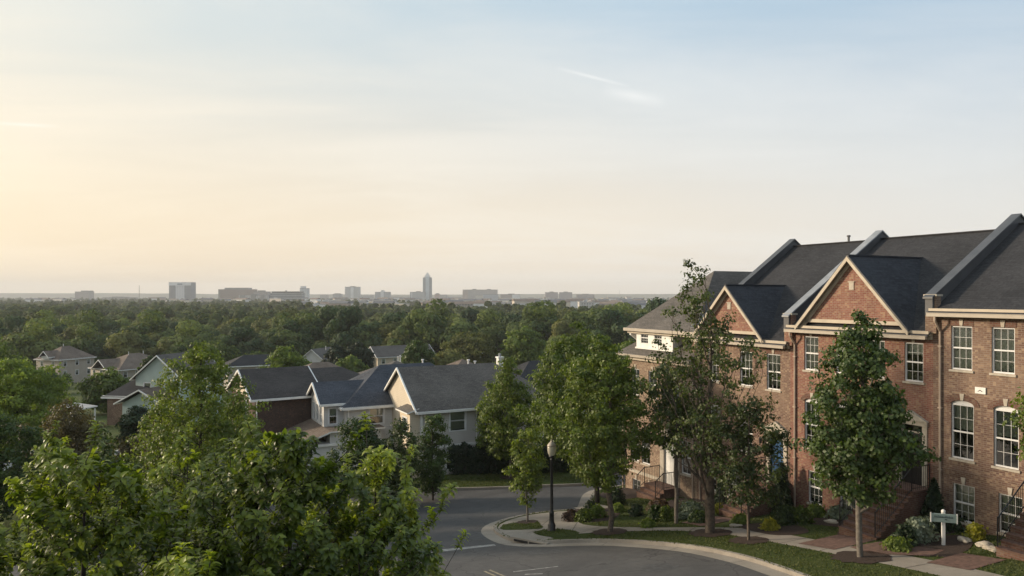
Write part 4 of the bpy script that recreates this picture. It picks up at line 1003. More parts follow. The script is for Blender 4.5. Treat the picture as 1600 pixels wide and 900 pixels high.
    h, zr = far_house(805, 80, 8, 13, 4.0, 'house with a dark ridge running right behind the bright street trees', 'siding_grey', 'shingle_dark', 'hip', .55)
    far_house(905, 262, 11, 12, 5.5, 'house with a small dark roof peak above the street trees', 'siding_beige', 'shingle_dark', 'hip', .7)
left_houses()

# ------------------------------------------------------------------ foliage
def leaf_mesh(name, P, A, Nn, S, tint, mat, style='mid'):
    """P positions, A axis, Nn normal, S length; one mesh from numpy"""
    n = len(P)
    A = A/np.linalg.norm(A, axis=1, keepdims=True); B = np.cross(A, Nn); B /= (np.linalg.norm(B, axis=1, keepdims=True)+1e-9); C = np.cross(B, A)
    if style == 'near':
        st = [(0, 0, 0), (.22, .20, .05), (.5, .28, .02), (.75, .19, -.14), (.95, 0, -.38)]
        T = []; rows = []
        for x, w, z in st:
            if w == 0: rows.append([len(T)]); T.append((x, 0, z))
            else: rows.append([len(T), len(T)+1, len(T)+2]); T += [(x, -w, z+w*.28), (x, 0, z), (x, w, z+w*.28)]
        fs = []
        for r0, r1 in zip(rows, rows[1:]):
            if len(r0) == 1: fs += [(r0[0], r1[0], r1[1]), (r0[0], r1[1], r1[2])]
            elif len(r1) == 1: fs += [(r0[0], r1[0], r0[1]), (r0[1], r1[0], r0[2])]
            else:
                for k in (0, 1): fs += [(r0[k], r1[k], r1[k+1]), (r0[k], r1[k+1], r0[k+1])]
    elif style == 'mid':
        T = [(0, 0, 0), (.45, -.42, .10), (1, 0, -.08), (.45, .42, .10)]; fs = [(0, 1, 2), (0, 2, 3)]
    elif style == 'tuft':
        T = [(0, -.5, 0), (1, -.28, -.05), (1, .28, -.05), (0, .5, 0), (.5, 0, .12)]; fs = [(0, 1, 4), (1, 2, 4), (2, 3, 4)]
    else:
        T = [(-.5, -.5, 0), (.5, -.35, 0), (.45, .5, 0), (-.4, .45, 0)]; fs = [(0, 1, 2), (0, 2, 3)]
    T = np.array(T); fs = np.array(fs); k = len(T)
    V = (P[:, None, :] + S[:, None, None]*(T[None, :, 0:1]*A[:, None, :]+T[None, :, 1:2]*B[:, None, :]+T[None, :, 2:3]*C[:, None, :])).reshape(-1, 3)
    FI = (fs[None]+(np.arange(n)*k)[:, None, None]).reshape(-1)
    nf = n*len(fs)
    me = bpy.data.meshes.new(name); me.vertices.add(len(V)); me.vertices.foreach_set('co', V.astype(np.float32).ravel())
    me.loops.add(nf*3); me.loops.foreach_set('vertex_index', FI.astype(np.int32)); me.polygons.add(nf); me.polygons.foreach_set('loop_start', np.arange(0, nf*3, 3, dtype=np.int32))
    at_ = me.attributes.new('tint', 'FLOAT', 'POINT'); at_.data.foreach_set('value', np.repeat(tint, k).astype(np.float32))
    if style == 'near': me.polygons.foreach_set('use_smooth', np.ones(nf, bool))
    me.materials.append(mat); me.update(calc_edges=True); return me
def mesh_obj(name, me, parent=None):
    o = bpy.data.objects.new(name, me); COL.objects.link(o); o.parent = parent; return o
def unit(v): return v/(np.linalg.norm(v, axis=-1, keepdims=True)+1e-9)
def skeleton(rs, trunk, tips, r_tip, r_base, power=.45, wob=.06, sides=5, lift=.35):
    """tree limbs: each tip joins the nearest lower node; returns a mesh of tapered tubes and the tip directions"""
    nodes = [np.array(p, float) for p in trunk]; par = [i-1 for i in range(len(trunk))]
    order = np.argsort([np.hypot(*(t[:2]-trunk[-1][:2]))*.6+abs(t[2]-trunk[0][2])*.05 for t in tips]); tipnode = {}
    for i in order:
        t = tips[i]; NA = np.array(nodes); d = NA-t; hd = np.hypot(d[:, 0], d[:, 1]); dist = np.linalg.norm(d, axis=1)
        cost = dist+2.2*np.maximum(0, NA[:, 2]-t[2]+lift*hd); cost[0] += 5
        j = int(np.argmin(cost)); a = nodes[j]; L = np.linalg.norm(t-a); k = 1 if L < .5 else (2 if L < 1.6 else 3); p = j
        for q in range(1, k+1):
            u = q/k; c = a+(t-a)*u; c = c+np.array([0, 0, -L*.10*math.sin(math.pi*u)]) if q < k else t
            if q < k: c = c+rs.normal(0, wob*L/2, 3)
            nodes.append(c); par.append(p); p = len(nodes)-1
        tipnode[i] = p
    n = len(nodes); cnt = np.zeros(n)
    ch = [0]*n
    for i in range(1, n): ch[par[i]] += 1
    for i in range(n-1, 0, -1):
        if cnt[i] == 0: cnt[i] = 1
        cnt[par[i]] += cnt[i]
    R = r_tip*cnt**power; sc = r_base/max(R[0], 1e-6); R = np.where(cnt > 3, R*(1+(sc-1)*np.clip(np.log(cnt)/math.log(max(cnt[0], 2)), 0, 1)), R)
    NA = np.array(nodes); vs = []; fs = []
    ang = np.arange(sides)*2*math.pi/sides
    for i in range(1, n):
        a = NA[par[i]]; b = NA[i]; d = b-a; L = np.linalg.norm(d)
        if L < 1e-5: continue
        d /= L; o = np.cross(d, [0, 0, 1.]) if abs(d[2]) < .9 else np.cross(d, [1., 0, 0]); o /= np.linalg.norm(o); w = np.cross(d, o)
        ra = min(R[par[i]], R[i]*1.5); rb = R[i]; k = len(vs)
        for c, r in ((a-d*ra*.3, ra), (b, rb)):
            for t in ang: vs.append(tuple(c+o*(r*math.cos(t))+w*(r*math.sin(t))))
        for q in range(sides): fs.append((k+q, k+(q+1) % sides, k+sides+(q+1) % sides, k+sides+q))
    dirs = np.array([NA[tipnode[i]]-NA[par[tipnode[i]]] for i in range(len(tips))])
    return vs, fs, unit(dirs)
def crown_points(rs, n, prof, shell=.5, gap=.0, seed=0):
    """prof: list of (z, radius, xoff, yoff); random points inside, leaning to the outside"""
    z = np.array([p[0] for p in prof]); r = np.array([p[1] for p in prof]); xo = np.array([p[2] if len(p) > 2 else 0 for p in prof]); yo = np.array([p[3] if len(p) > 3 else 0 for p in prof])
    out = []; ph = rs.uniform(0, 6.28, 12)
    while len(out) < n:
        zz = rs.uniform(z[0], z[-1]); R = np.interp(zz, z, r)
        if rs.uniform() > (R/r.max())**1.3: continue
        a = rs.uniform(0, 6.283); lump = 1+.17*math.sin(3*a+ph[0]+zz*.8)+.12*math.sin(5*a+ph[1]-zz*1.7)+.08*math.sin(2*zz*2.1+ph[2])
        u = rs.uniform()**(shell); rr = R*lump*u
        if gap and math.sin(2.1*a+zz*1.3+ph[3])*math.sin(1.9*zz+ph[4])*math.sin(3.3*u+ph[5]) > 1-gap: continue
        out.append((rr*math.cos(a)+np.interp(zz, z, xo), rr*math.sin(a)+np.interp(zz, z, yo), zz))
    return np.array(out)
def make_tree(name, loc, label, cat, prof, trunk_r, ncl=200, nlf=50, leaf=.14, csz=.38, mat='leaf_street', bark='bark', style='mid', seed=1, shell=.5, gap=0, trunk_top=None, lean=(0, 0), group=None, up=.4, flat=.7, rz=0, r_tip=.010, droop=0, lift=.35):
    rs = np.random.RandomState(seed); root = empty(name, loc, rz, label, cat, group)
    tips = crown_points(rs, ncl, prof, shell, gap)
    ztop = prof[-1][0]; z0 = prof[0][0]; tt = trunk_top if trunk_top is not None else ztop*.86
    if style == 'near':      # long shoots that stand out of the crown
        hi = rs.permutation(ncl)[:ncl//9]; tips[hi] += unit(tips[hi]-np.array([0, 0, (z0+ztop)*.45]))*rs.uniform(.15, .55, (len(hi), 1))+np.array([0, 0, .08])
    trunk = [(0, 0, -.15)]; nseg = 9
    for k in range(1, nseg+1):
        u = k/nseg; trunk.append((lean[0]*u+rs.normal(0, .035*tt/6), lean[1]*u+rs.normal(0, .035*tt/6), tt*u))
    vs, fs, dirs = skeleton(rs, [np.array(t) for t in trunk], tips, r_tip, trunk_r, lift=lift)
    # root flare
    me = bpy.data.meshes.new('trunk'); me.from_pydata(vs, [], fs); me.materials.append(MT[bark]); me.polygons.foreach_set('use_smooth', [True]*len(fs)); mesh_obj('trunk', me, root)
    n = ncl*nlf; ci = np.repeat(np.arange(ncl), nlf); c = tips[ci]
    axc = np.array([np.interp(tips[:, 2], [p[0] for p in prof], [p[2] if len(p) > 2 else 0 for p in prof]), np.interp(tips[:, 2], [p[0] for p in prof], [p[3] if len(p) > 3 else 0 for p in prof])]).T
    outd = np.zeros((ncl, 3)); outd[:, :2] = tips[:, :2]-axc; outd = unit(outd+np.array([0, 0, .3])); tin = rs.uniform(0, 1, ncl)
    if style == 'near':
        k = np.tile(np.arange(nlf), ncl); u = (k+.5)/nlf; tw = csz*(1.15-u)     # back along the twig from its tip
        base = c-dirs[ci]*tw[:, None]+rs.normal(0, .012, (n, 3)); an = k*2.39996+rs.uniform(0, 6.28, ncl)[ci]
        d = dirs[ci]; o = unit(np.cross(d, np.tile([.1, .2, .97], (n, 1)))); w = np.cross(d, o)
        rad = o*np.cos(an)[:, None]+w*np.sin(an)[:, None]
        A = unit(rad+d*(.15+.40*u)[:, None]+np.array([0, 0, .10-droop])+rs.normal(0, .15, (n, 3)))
        Nn = unit(d*.7+np.array([0, 0, 1.1])+rs.normal(0, .2, (n, 3))); P = base; S = leaf*rs.uniform(.65, 1.15, n)
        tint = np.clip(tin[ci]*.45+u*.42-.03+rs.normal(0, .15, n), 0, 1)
    else:
        off = rs.normal(0, 1, (n, 3)); off = unit(off)*(rs.uniform(0, 1, n)**.45)[:, None]*csz; off[:, 2] *= flat
        P = c+off*rs.uniform(.7, 1.25, ncl)[ci][:, None]
        Nn = unit(unit(off)*.8+np.array([0, 0, up])+outd[ci]*.45+rs.normal(0, .45, (n, 3))); A = unit(np.cross(Nn, rs.normal(0, 1, (n, 3)))+np.array([0, 0, -.25-droop])); S = leaf*rs.uniform(.6, 1.3, n)
        tint = np.clip(tin[ci]*.55+.2+rs.normal(0, .13, n), 0, 1)
    me = leaf_mesh('crown', P, A, Nn, S, tint, MT[mat], style); mesh_obj('crown', me, root)
    return root
def tree_at(px, py, D=None):
    return at(px, py) if D is None else atD(px, D)
def gprof(h0, h1, rmax, shape='oval', xo=0, yo=0):
    S = {'oval': [(0, .35), (.15, .75), (.35, 1), (.6, .92), (.8, .6), (.93, .28), (1, .06)],
         'egg': [(0, .45), (.12, .85), (.3, 1), (.5, .9), (.7, .66), (.88, .34), (1, .04)],
         'round': [(0, .4), (.15, .8), (.4, 1), (.65, .95), (.85, .65), (1, .12)],
         'vase': [(0, .2), (.2, .5), (.45, .85), (.7, 1), (.88, .75), (1, .25)],
         'cone': [(0, 1), (.3, .8), (.6, .5), (.85, .22), (1, .03)]}[shape]
    return [(h0+(h1-h0)*a, rmax*b, xo, yo) for a, b in S]

def street_trees():
    gr = 'young street trees round the intersection'
    p = at(1345, 877); make_tree('maple_tree', p, 'dense dark green maple in front of the red brick townhouse, nearest on the right', 'tree', gprof(2.1, 8.75, 1.6, 'egg'), .11, 310, 62, .135, .36, 'leaf_maple', 'bark_pale', seed=11, group=gr, shell=.45)
    p = at(1170, 850); make_tree('street_tree', p, 'small thin trunked tree in front of the blue door', 'tree', gprof(1.4, 5.9, 1.4, 'round'), .065, 150, 46, .115, .32, 'leaf_sparse', 'bark', seed=12, group=gr, gap=.2)
    p = at(1110, 838); make_tree('street_tree', p, 'tall thin leaved tree with a thick forking trunk, in front of the terrace', 'tree',
        [(3.2, .8, -.4), (4.2, 1.9, -.4), (6.0, 2.5, -.3), (7.6, 2.4, 0), (9.2, 1.45, -.3), (10.2, 1.0, -.6), (11.0, .65, -.8), (11.6, .2, -.9)], .22, 290, 28, .13, .34, 'leaf_sparse', 'bark', seed=13, group=gr, gap=.55, shell=.55, lift=1.5, trunk_top=7.2)
    p = at(1057, 823); make_tree('street_tree', p, 'slender tree with a straight pale trunk, left of the thick forking trunk', 'tree', gprof(3.4, 8.2, 1.55, 'round', -.2), .10, 120, 36, .14, .38, 'leaf_sparse', 'bark_pale', seed=14, group=gr, gap=.4, lift=.8)
    p = at(952, 836); make_tree('street_tree', p, 'bright green bushy street tree right of the lamp post, nearer of the pair', 'tree', gprof(2.3, 9.1, 2.35, 'oval', -.35), .13, 400, 66, .125, .38, 'leaf_street', 'bark', seed=15, group=gr)
    p = at(934, 789); make_tree('street_tree', p, 'bright green bushy street tree right of the lamp post, farther of the pair', 'tree', gprof(2.6, 10.4, 3.0, 'oval', -1.2), .15, 420, 66, .14, .45, 'leaf_street', 'bark_dark', seed=16, group=gr)
    p = at(824, 820); make_tree('street_tree', p, 'small sapling on the grass patch left of the lamp post', 'tree', gprof(1.0, 5.3, .85, 'oval'), .055, 120, 40, .125, .28, 'leaf_street', 'bark_pale', seed=17, group=gr, gap=.15)
    p = at(797, 749); make_tree('street_tree', p, 'full green tree on the far lawn in front of the dark hedge', 'tree', gprof(1.7, 8.6, 2.35, 'egg', -.2), .10, 360, 58, .145, .42, 'leaf_street', 'bark_pale', seed=18, group=gr)
    p = FT(-6.1, -3.6); p.z += .13; make_tree('street_tree', p, 'yellow green tree whose outer twigs show at the right edge of the photo', 'tree', gprof(2.2, 6.6, 2.2, 'oval', 0), .12, 220, 50, .13, .38, 'leaf_street', 'bark', seed=19, group=gr)
    # trees before the houses
    make_tree('shade_tree', atD(562, 45), 'dark rounded tree before the slate roofed house', 'tree', gprof(.9, 5.5, 1.75, 'round'), .09, 210, 44, .15, .40, 'leaf_maple', 'bark_dark', seed=21)
    make_tree('shade_tree', atD(625, 44), 'pointed loose tree before the lit tan gable', 'tree', gprof(.6, 5.7, 1.5, 'egg'), .09, 130, 36, .15, .40, 'leaf_sparse', 'bark_dark', seed=22, gap=.25)
    make_tree('shade_tree', atD(676, 46), 'narrow dark tree at the left end of the dark hedge', 'tree', gprof(.5, 5.8, 1.15, 'oval'), .07, 170, 40, .14, .36, 'leaf_maple', 'bark_dark', seed=23)
    # left side
    make_tree('shade_tree', atD(312, 37), 'tall airy green tree on the left, before the pale green house', 'tree', gprof(2.0, 10.6, 3.2, 'egg'), .14, 520, 50, .135, .42, 'leaf_street', 'bark_dark', seed=31, gap=.25)
    make_tree('shade_tree', atD(372, 42), 'shorter green tree against the left corner of the dark brick house', 'tree', gprof(1.0, 6.8, 1.8, 'oval'), .11, 230, 44, .15, .42, 'leaf_street', 'bark_dark', seed=32)
    make_tree('shade_tree', atD(262, 46), 'olive and yellow tinged low tree under the tall airy tree', 'tree', gprof(1.2, 5.6, 2.6, 'round'), .14, 300, 46, .15, .45, 'leaf_rust', 'bark_dark', seed=33)
    make_tree('shade_tree', atD(20, 62), 'large soft green tree at the left edge of the photo', 'tree', gprof(1.0, 8.8, 4.6, 'round'), .22, 520, 56, .20, .62, 'leaf_lime', 'bark_dark', seed=34)
    make_tree('shade_tree', atD(-45, 40), 'dark green tree low at the left edge, under the large soft green tree', 'tree', gprof(.6, 6.8, 3.8, 'round'), .18, 420, 54, .17, .5, 'leaf_maple', 'bark_dark', seed=35)
    make_tree('shade_tree', atD(102, 47), 'brown tinged tree between the dark left edge tree and the parked cars', 'tree', gprof(.8, 6.4, 2.3, 'round'), .14, 300, 46, .15, .45, 'leaf_rust', 'bark_dark', seed=36)
    make_tree('shade_tree', atD(172, 110), 'round pale green tree before the low tan house', 'tree', gprof(.8, 6.4, 3.4, 'round'), .3, 300, 46, .42, .9, 'leaf_street', 'bark_dark', seed=37)
    make_tree('shade_tree', atD(72, 165), 'dark green bush like tree before the leftmost house', 'tree', gprof(.4, 5.2, 4.6, 'round'), .3, 220, 46, .42, .9, 'leaf_maple', 'bark_dark', seed=38)
    make_tree('shade_tree', atD(160, 27), 'leafy upright tree just beyond the big foreground crowns, left of centre', 'tree', gprof(1.0, 6.3, 1.7, 'oval'), .12, 260, 46, .14, .36, 'leaf_sparse', 'bark_dark', seed=39)
    make_tree('shade_tree', atD(215, 60), 'small dark round tree beside the brown brick house', 'tree', gprof(.5, 4.6, 1.5, 'round'), .10, 170, 44, .2, .4, 'leaf_dark', 'bark_dark', seed=40)
    # middle distance
    L = [(449, 120, 9.2, 4.2, 'leaf_lime', 'bright yellow green round tree above the charcoal roof ridge'),
         (547, 170, 6.4, 3.3, 'leaf_lime', 'small yellow green tree between the off white house and the cream house'),
         (525, 186, 9.2, 3.0, 'leaf_dark', 'dark pointed tree right of the off white gable'),
         (560, 190, 9.5, 3.4, 'leaf_dark', 'dark tree left of the large cream house'),
         (652, 165, 9.6, 3.6, 'leaf_maple', 'dark rounded tree right of the large cream house'),
         (648, 290, 16, 7, 'leaf_far', 'broad green tree behind the rounded dark tree'),
         (818, 200, 12.4, 6.0, 'leaf_lime', 'large pale yellow green tree right of the beige hipped roof house'),
         (735, 205, 11.5, 7.5, 'leaf_far_olive', 'wide olive tree left of the beige hipped roof house'),
         (700, 170, 7.0, 4.5, 'leaf_far_olive', 'low olive tree over the ridge of the tan house'),
         (873, 230, 10, 5, 'leaf_far', 'green tree behind the tops of the street trees'),
         (285, 190, 10, 4.4, 'leaf_far', 'green tree behind the tall airy tree'),
         (340, 185, 11, 5.5, 'leaf_far', 'green tree left of the wide dark roof'),
         (234, 150, 8.4, 2.0, 'leaf_maple', 'slim dark tree beside the utility pole'),
         (945, 120, 8, 4, 'leaf_lime', 'yellow green tree glimpsed between street tree and corner townhouse'),
         (985, 90, 8.5, 3.6, 'leaf_street', 'green tree glimpsed left of the corner townhouse'),
         (12, 190, 8, 5, 'leaf_maple', 'dark tree behind the large soft green tree'),
         (-20, 110, 12, 6, 'leaf_street', 'green tree cut by the left edge'),
         (400, 200, 8, 5, 'leaf_far', 'green tree behind the lime tree and wide dark roof')]
    for i, (px, D, H, R, m, lab) in enumerate(L):
        sz = max(.2, D*.0030)
        make_tree('garden_tree', atD(px, D), lab, 'tree', gprof(H*.12, H, R, 'round' if R > 3 else 'oval'), .02*H, 230, 42, sz, .19*R, m, 'bark_dark', seed=60+i, gap=.1)
street_trees()

def foreground():
    g = 'big crowns in the foreground'
    def T(px, D, top, rx, H0, label, seed, n, nl=30, mat='leaf_front', leaf=.138, cs=.30, shape='round', group=g):
        p = atD(px, D); H = top-p.z
        make_tree('broadleaf_tree', p, label, 'tree', gprof(H0, H, rx, shape), .13, int(n*1.3), nl+6, leaf, cs, mat, 'bark_dark', 'near', seed=seed, group=group, shell=.42, r_tip=.006, up=.5, lift=.9)
    T(450, 10.6, -1.9, 2.05, 1.2, 'largest broad leaved tree filling the bottom of the photo, below the dark brick house', 101, 620, 26)
    T(130, 10.0, -2.12, 2.2, 1.0, 'broad leaved tree filling the bottom left corner', 102, 620, 26)
    T(585, 12.6, -2.5, 1.45, 1.0, 'broad leaved tree with thin outer sprigs against the asphalt, right edge of the foreground crowns', 103, 300, 24)
    T(290, 15.5, -3.2, 2.1, 1.0, 'broad leaved tree behind the two nearest foreground crowns', 104, 330, 22)
    T(300, 8.6, -2.9, 1.5, 1.0, 'lowest foreground crown at the bottom edge, left of the largest one', 105, 260, 26)
    T(84, 17.5, -2.75, .85, 2.2, 'narrow upright tree top rising above the bottom left crown', 106, 120, 24, shape='oval')
foreground()

# ------------------------------------------------------------------ shrubs and garden things
def shrub(loc, label, w, h, mat, seed, shape='mound', cat='shrub', name='shrub', dens=1.0, leaf=.075, group=None):
    rs = np.random.RandomState(seed); r = empty(name, loc, 0, label, cat, group)
    n = int(900*dens*max(.5, w*h)); n = min(n, 5200)
    a = rs.uniform(0, 6.283, n); z = rs.uniform(0, 1, n)
    if shape == 'cone': rad = (1-z)**.75*.98+.03
    elif shape == 'box': rad = np.where(z > .9, .93, 1.0)
    else: rad = np.sqrt(np.clip(1-(z*1.02-.12)**2*1.15, .01, 1))
    lump = 1+.12*np.sin(3*a+seed)+.09*np.sin(5*a+z*7+seed)+.07*np.sin(9*a-z*5)
    lump = lump+.16*np.sin(2.3*a*2+z*9+seed*2)*np.sin(z*11+seed); rr = rad*lump*(w/2)*rs.uniform(.62, 1.14, n)
    P = np.stack([rr*np.cos(a), rr*np.sin(a), z*h*(.94+.12*np.sin(4*a+seed))*rs.uniform(.92, 1.03, n)], 1)
    P[: n//5, :2] *= rs.uniform(0, 1, (n//5, 1)); P[: n//5, 2] = h*rs.uniform(.75, 1.0, n//5)*np.where(shape == 'cone', .3, 1)
    Nn = unit(np.stack([np.cos(a), np.sin(a), .3+z], 1)+rs.normal(0, .5, (n, 3))); A = unit(np.cross(Nn, rs.normal(0, 1, (n, 3)))+np.array([0, 0, .5]))
    me = leaf_mesh('foliage', P, A, Nn, leaf*rs.uniform(.6, 1.4, n)*1.6, np.clip(rs.normal(.45, .2, n)+.25*np.sin(a*3+seed), 0, 1), MT[mat], 'mid'); mesh_obj('foliage', me, r)
    m = MB()
    for k in range(5):
        an = k*1.26+seed; m.tube((0, 0, -.05), (math.cos(an)*w*.25, math.sin(an)*w*.25, h*.6), .02, .008, 5)
    m.build('stem', MT['bark_dark'], r)
    return r
def shrubs():
    gz_ = 'shrubs in the beds along the terrace'
    L = [ # px, py(base), width px, height px, mat, label, shape
     (1238, 796, 34, 76, 'leaf_dark', 'dark conical evergreen beside the blue door steps', 'cone', 'conifer'),
     (1452, 812, 42, 78, 'leaf_dark', 'dark conical evergreen at the corner right of the black door', 'cone', 'conifer'),
     (1126, 795, 20, 44, 'leaf_dark', 'narrow dark conifer against the wall behind the thick forking trunk', 'cone', 'conifer'),
     (1524, 850, 23, 23, 'leaf_gold', 'golden yellow shrub right of the sign post, nearer one', 'mound', 'shrub'),
     (1546, 838, 24, 22, 'leaf_gold', 'golden yellow shrub next to the railing at the right edge', 'mound', 'shrub'),
     (1436, 852, 46, 34, 'leaf_silver', 'wide grey green shrub just left of the sign post', 'mound', 'shrub'),
     (1448, 828, 38, 22, 'leaf_silver', 'pale grey shrub behind the sign post', 'mound', 'shrub'),
     (1415, 858, 32, 30, 'leaf_dark', 'dark green shrub left of the grey green shrub', 'mound', 'shrub'),
     (1404, 866, 34, 16, 'leaf_lime', 'low lime green plant at the pavement edge left of the sign', 'mound', 'plant'),
     (1382, 826, 30, 18, 'leaf_dark', 'low dark shrub at the foot of the black door steps', 'mound', 'shrub'),
     (1412, 828, 34, 18, 'leaf_maple', 'low green shrub under the black door steps', 'mound', 'shrub'),
     (1502, 833, 46, 20, 'leaf_dark', 'dark low shrub under the ground floor window behind the sign', 'mound', 'shrub'),
     (1482, 822, 14, 14, 'leaf_silver', 'small grey plant right of the pale grey shrub', 'mound', 'plant'),
     (1308, 815, 24, 17, 'leaf_silver', 'pale grey green shrub left of the dark maple trunk', 'mound', 'shrub'),
     (1325, 818, 20, 12, 'leaf_silver', 'small pale plant next to the maple trunk', 'mound', 'plant'),
     (1282, 806, 36, 16, 'leaf_dark', 'dark low hedge shrub under the ground floor window of the red house', 'mound', 'shrub'),
     (1226, 824, 34, 26, 'leaf_maple', 'green shrub left of the conical evergreen', 'mound', 'shrub'),
     (1252, 822, 34, 22, 'leaf_street', 'mid green shrub in front of the conical evergreen', 'mound', 'shrub'),
     (1275, 812, 30, 16, 'leaf_lime', 'light green low shrub right of the conical evergreen', 'mound', 'shrub'),
     (1203, 833, 24, 14, 'leaf_gold', 'yellow green leafy plant at the pavement edge near the small thin tree', 'mound', 'plant'),
     (1158, 823, 24, 12, 'leaf_lime', 'low yellow green plants by the path', 'mound', 'plant'),
     (1125, 806, 18, 13, 'leaf_gold', 'small yellow shrub behind the thick forking trunk', 'mound', 'shrub'),
     (1080, 812, 46, 22, 'leaf_silver', 'grey green spreading shrub left of the thick forking trunk', 'mound', 'shrub'),
     (1094, 820, 34, 14, 'leaf_maple', 'low green shrub at the foot of the grey green spreading shrub', 'mound', 'shrub'),
     (1040, 818, 20, 20, 'leaf_street', 'rounded green shrub left of the straight pale trunk', 'mound', 'shrub'),
     (1024, 818, 20, 22, 'leaf_maple', 'rounded darker green shrub left of its lighter twin', 'mound', 'shrub'),
     (1030, 803, 34, 16, 'leaf_russet', 'russet low shrub under the corner steps', 'mound', 'shrub'),
     (994, 810, 20, 16, 'leaf_dark', 'boxy dark shrub at the foot of the corner steps', 'mound', 'shrub'),
     (1012, 828, 22, 10, 'leaf_lime', 'lime plant at the pavement edge near the corner house', 'mound', 'plant'),
     (966, 804, 20, 11, 'leaf_lime', 'yellow green clipped shrub near the corner steps', 'mound', 'shrub'),
     (934, 813, 26, 17, 'leaf_lime', 'yellow green clipped shrub between the two street tree trunks', 'mound', 'shrub'),
     (912, 818, 26, 16, 'leaf_street', 'loose green plants right of the reddish shrub', 'mound', 'plant'),
     (892, 818, 22, 15, 'leaf_russet', 'reddish brown shrub right of the lamp post', 'mound', 'shrub'),
     (922, 803, 18, 14, 'leaf_dark', 'dark shrub beside the farther street tree trunk', 'mound', 'shrub'),
     (963, 792, 26, 24, 'leaf_dark', 'taller dark shrub against the corner of the far house wall', 'mound', 'shrub')]
    for i, (px, py, w, h, m, lab, sh, cat) in enumerate(L):
        p = at(px, py); k = p.y/F; p.z += .14
        if px in (1452, 1238) and cat == 'conifer': p = FT(*{1452: (.72, -.55), 1238: (8.0, -.75)}[px]); k = p.y/F; p.z += .10
        shrub(p, lab, w*k, h*k, m, 300+i, sh, cat, {'conifer': 'conical_evergreen', 'shrub': 'garden_shrub', 'plant': 'garden_plant'}[cat], 2.2 if cat == 'conifer' else 1.6, .07, gz_ if cat != 'conifer' else 'conical evergreens')
    # hedge on the far lawn
    rs = np.random.RandomState(5); a = at(704, 741); b = at(935, 736); r = empty('hedge', a+Vector((0, 0, .13)), 0, 'long dark green hedge behind the far lawn', 'hedge')
    d = (b-a); n = 26000; u = rs.uniform(0, 1, n); side = rs.uniform(-1, 1, n); z = rs.uniform(0, 1, n)**.7
    up = rs.uniform(0, 1, n) < .4; hh = 1.75+.20*np.sin(u*31)+.13*np.sin(u*67+1)+.2*np.sin(u*9)
    zz = np.where(up, hh*rs.uniform(.88, 1.05, n), z*hh); sd = np.where(up, side, np.sign(side)*(.85+.2*rs.uniform(0, 1, n)))*(.95+.12*np.sin(u*41))
    nrm = np.array([-d.y, d.x, 0])/math.hypot(d.x, d.y)
    P = np.outer(u, [d.x, d.y, d.z])+nrm[None]*(sd*.9)[:, None]; P[:, 2] += zz
    Nn = unit(nrm[None]*np.sign(sd)[:, None]*.8+np.array([0, 0, .6])+rs.normal(0, .5, (n, 3))); A = unit(np.cross(Nn, rs.normal(0, 1, (n, 3))))
    mesh_obj('foliage', leaf_mesh('foliage', P, A, Nn, .17*rs.uniform(.6, 1.4, n), np.clip(rs.normal(.4, .22, n), 0, 1), MT['leaf_dark'], 'mid'), r)
    m = MB(); dd = d.normalized(); m.ob((0, 0, -.1), dd, Vector(nrm), .3, d.length-.3, -.45, .45, 0, 1.3); m.build('inner_twigs', MT['bark_dark'], r)
    # rocks edging the bed near the golden shrubs
    rr = random.Random(9)
    for i, (px, py, s, lab) in enumerate([(1508, 853, .20, 'pale edging rock left of the golden shrubs'), (1540, 862, .26, 'flat pale edging rock below the golden shrubs'), (1556, 868, .2, 'small pale edging rock nearest the right edge'), (1298, 822, .2, 'pale edging rock left of the maple trunk'), (1150, 828, .16, 'pale edging rock by the path behind the small thin tree')]):
        p = at(px, py); bm = bmesh.new(); bmesh.ops.create_icosphere(bm, subdivisions=3, radius=1)
        for v in bm.verts:
            q = v.co.copy(); f = 1+.22*math.sin(q.x*3+i)+.16*math.sin(q.y*4.3+2*i)+.06*math.sin(q.z*9+q.x*7); v.co = Vector((q.x*f*s*1.4, q.y*f*s, q.z*f*s*.42))
        me = bpy.data.meshes.new('garden_rock'); bm.to_mesh(me); bm.free(); me.materials.append(MT['stone']); o = bpy.data.objects.new('garden_rock', me); COL.objects.link(o); o.location = p+Vector((0, 0, .2)); o.rotation_euler = (0, 0, rr.uniform(0, 3)); tag(o, lab, 'rock', 'rocks edging the beds')
    # mulch rings under the street trees
    for px, py, w in ((1345, 877, .95), (1170, 850, .75), (1110, 838, .9), (952, 836, .8), (824, 820, .55), (797, 749, .7)):
        c = at(px, py); k = 22
        pts = [(c.x+math.cos(2*math.pi*i/k)*w*(1+.12*math.sin(3*i)), c.y+math.sin(2*math.pi*i/k)*w*(1+.1*math.cos(2*i))) for i in range(k)]
        sheet('mulch_ring', pts, .158, MT['mulch'])
shrubs()

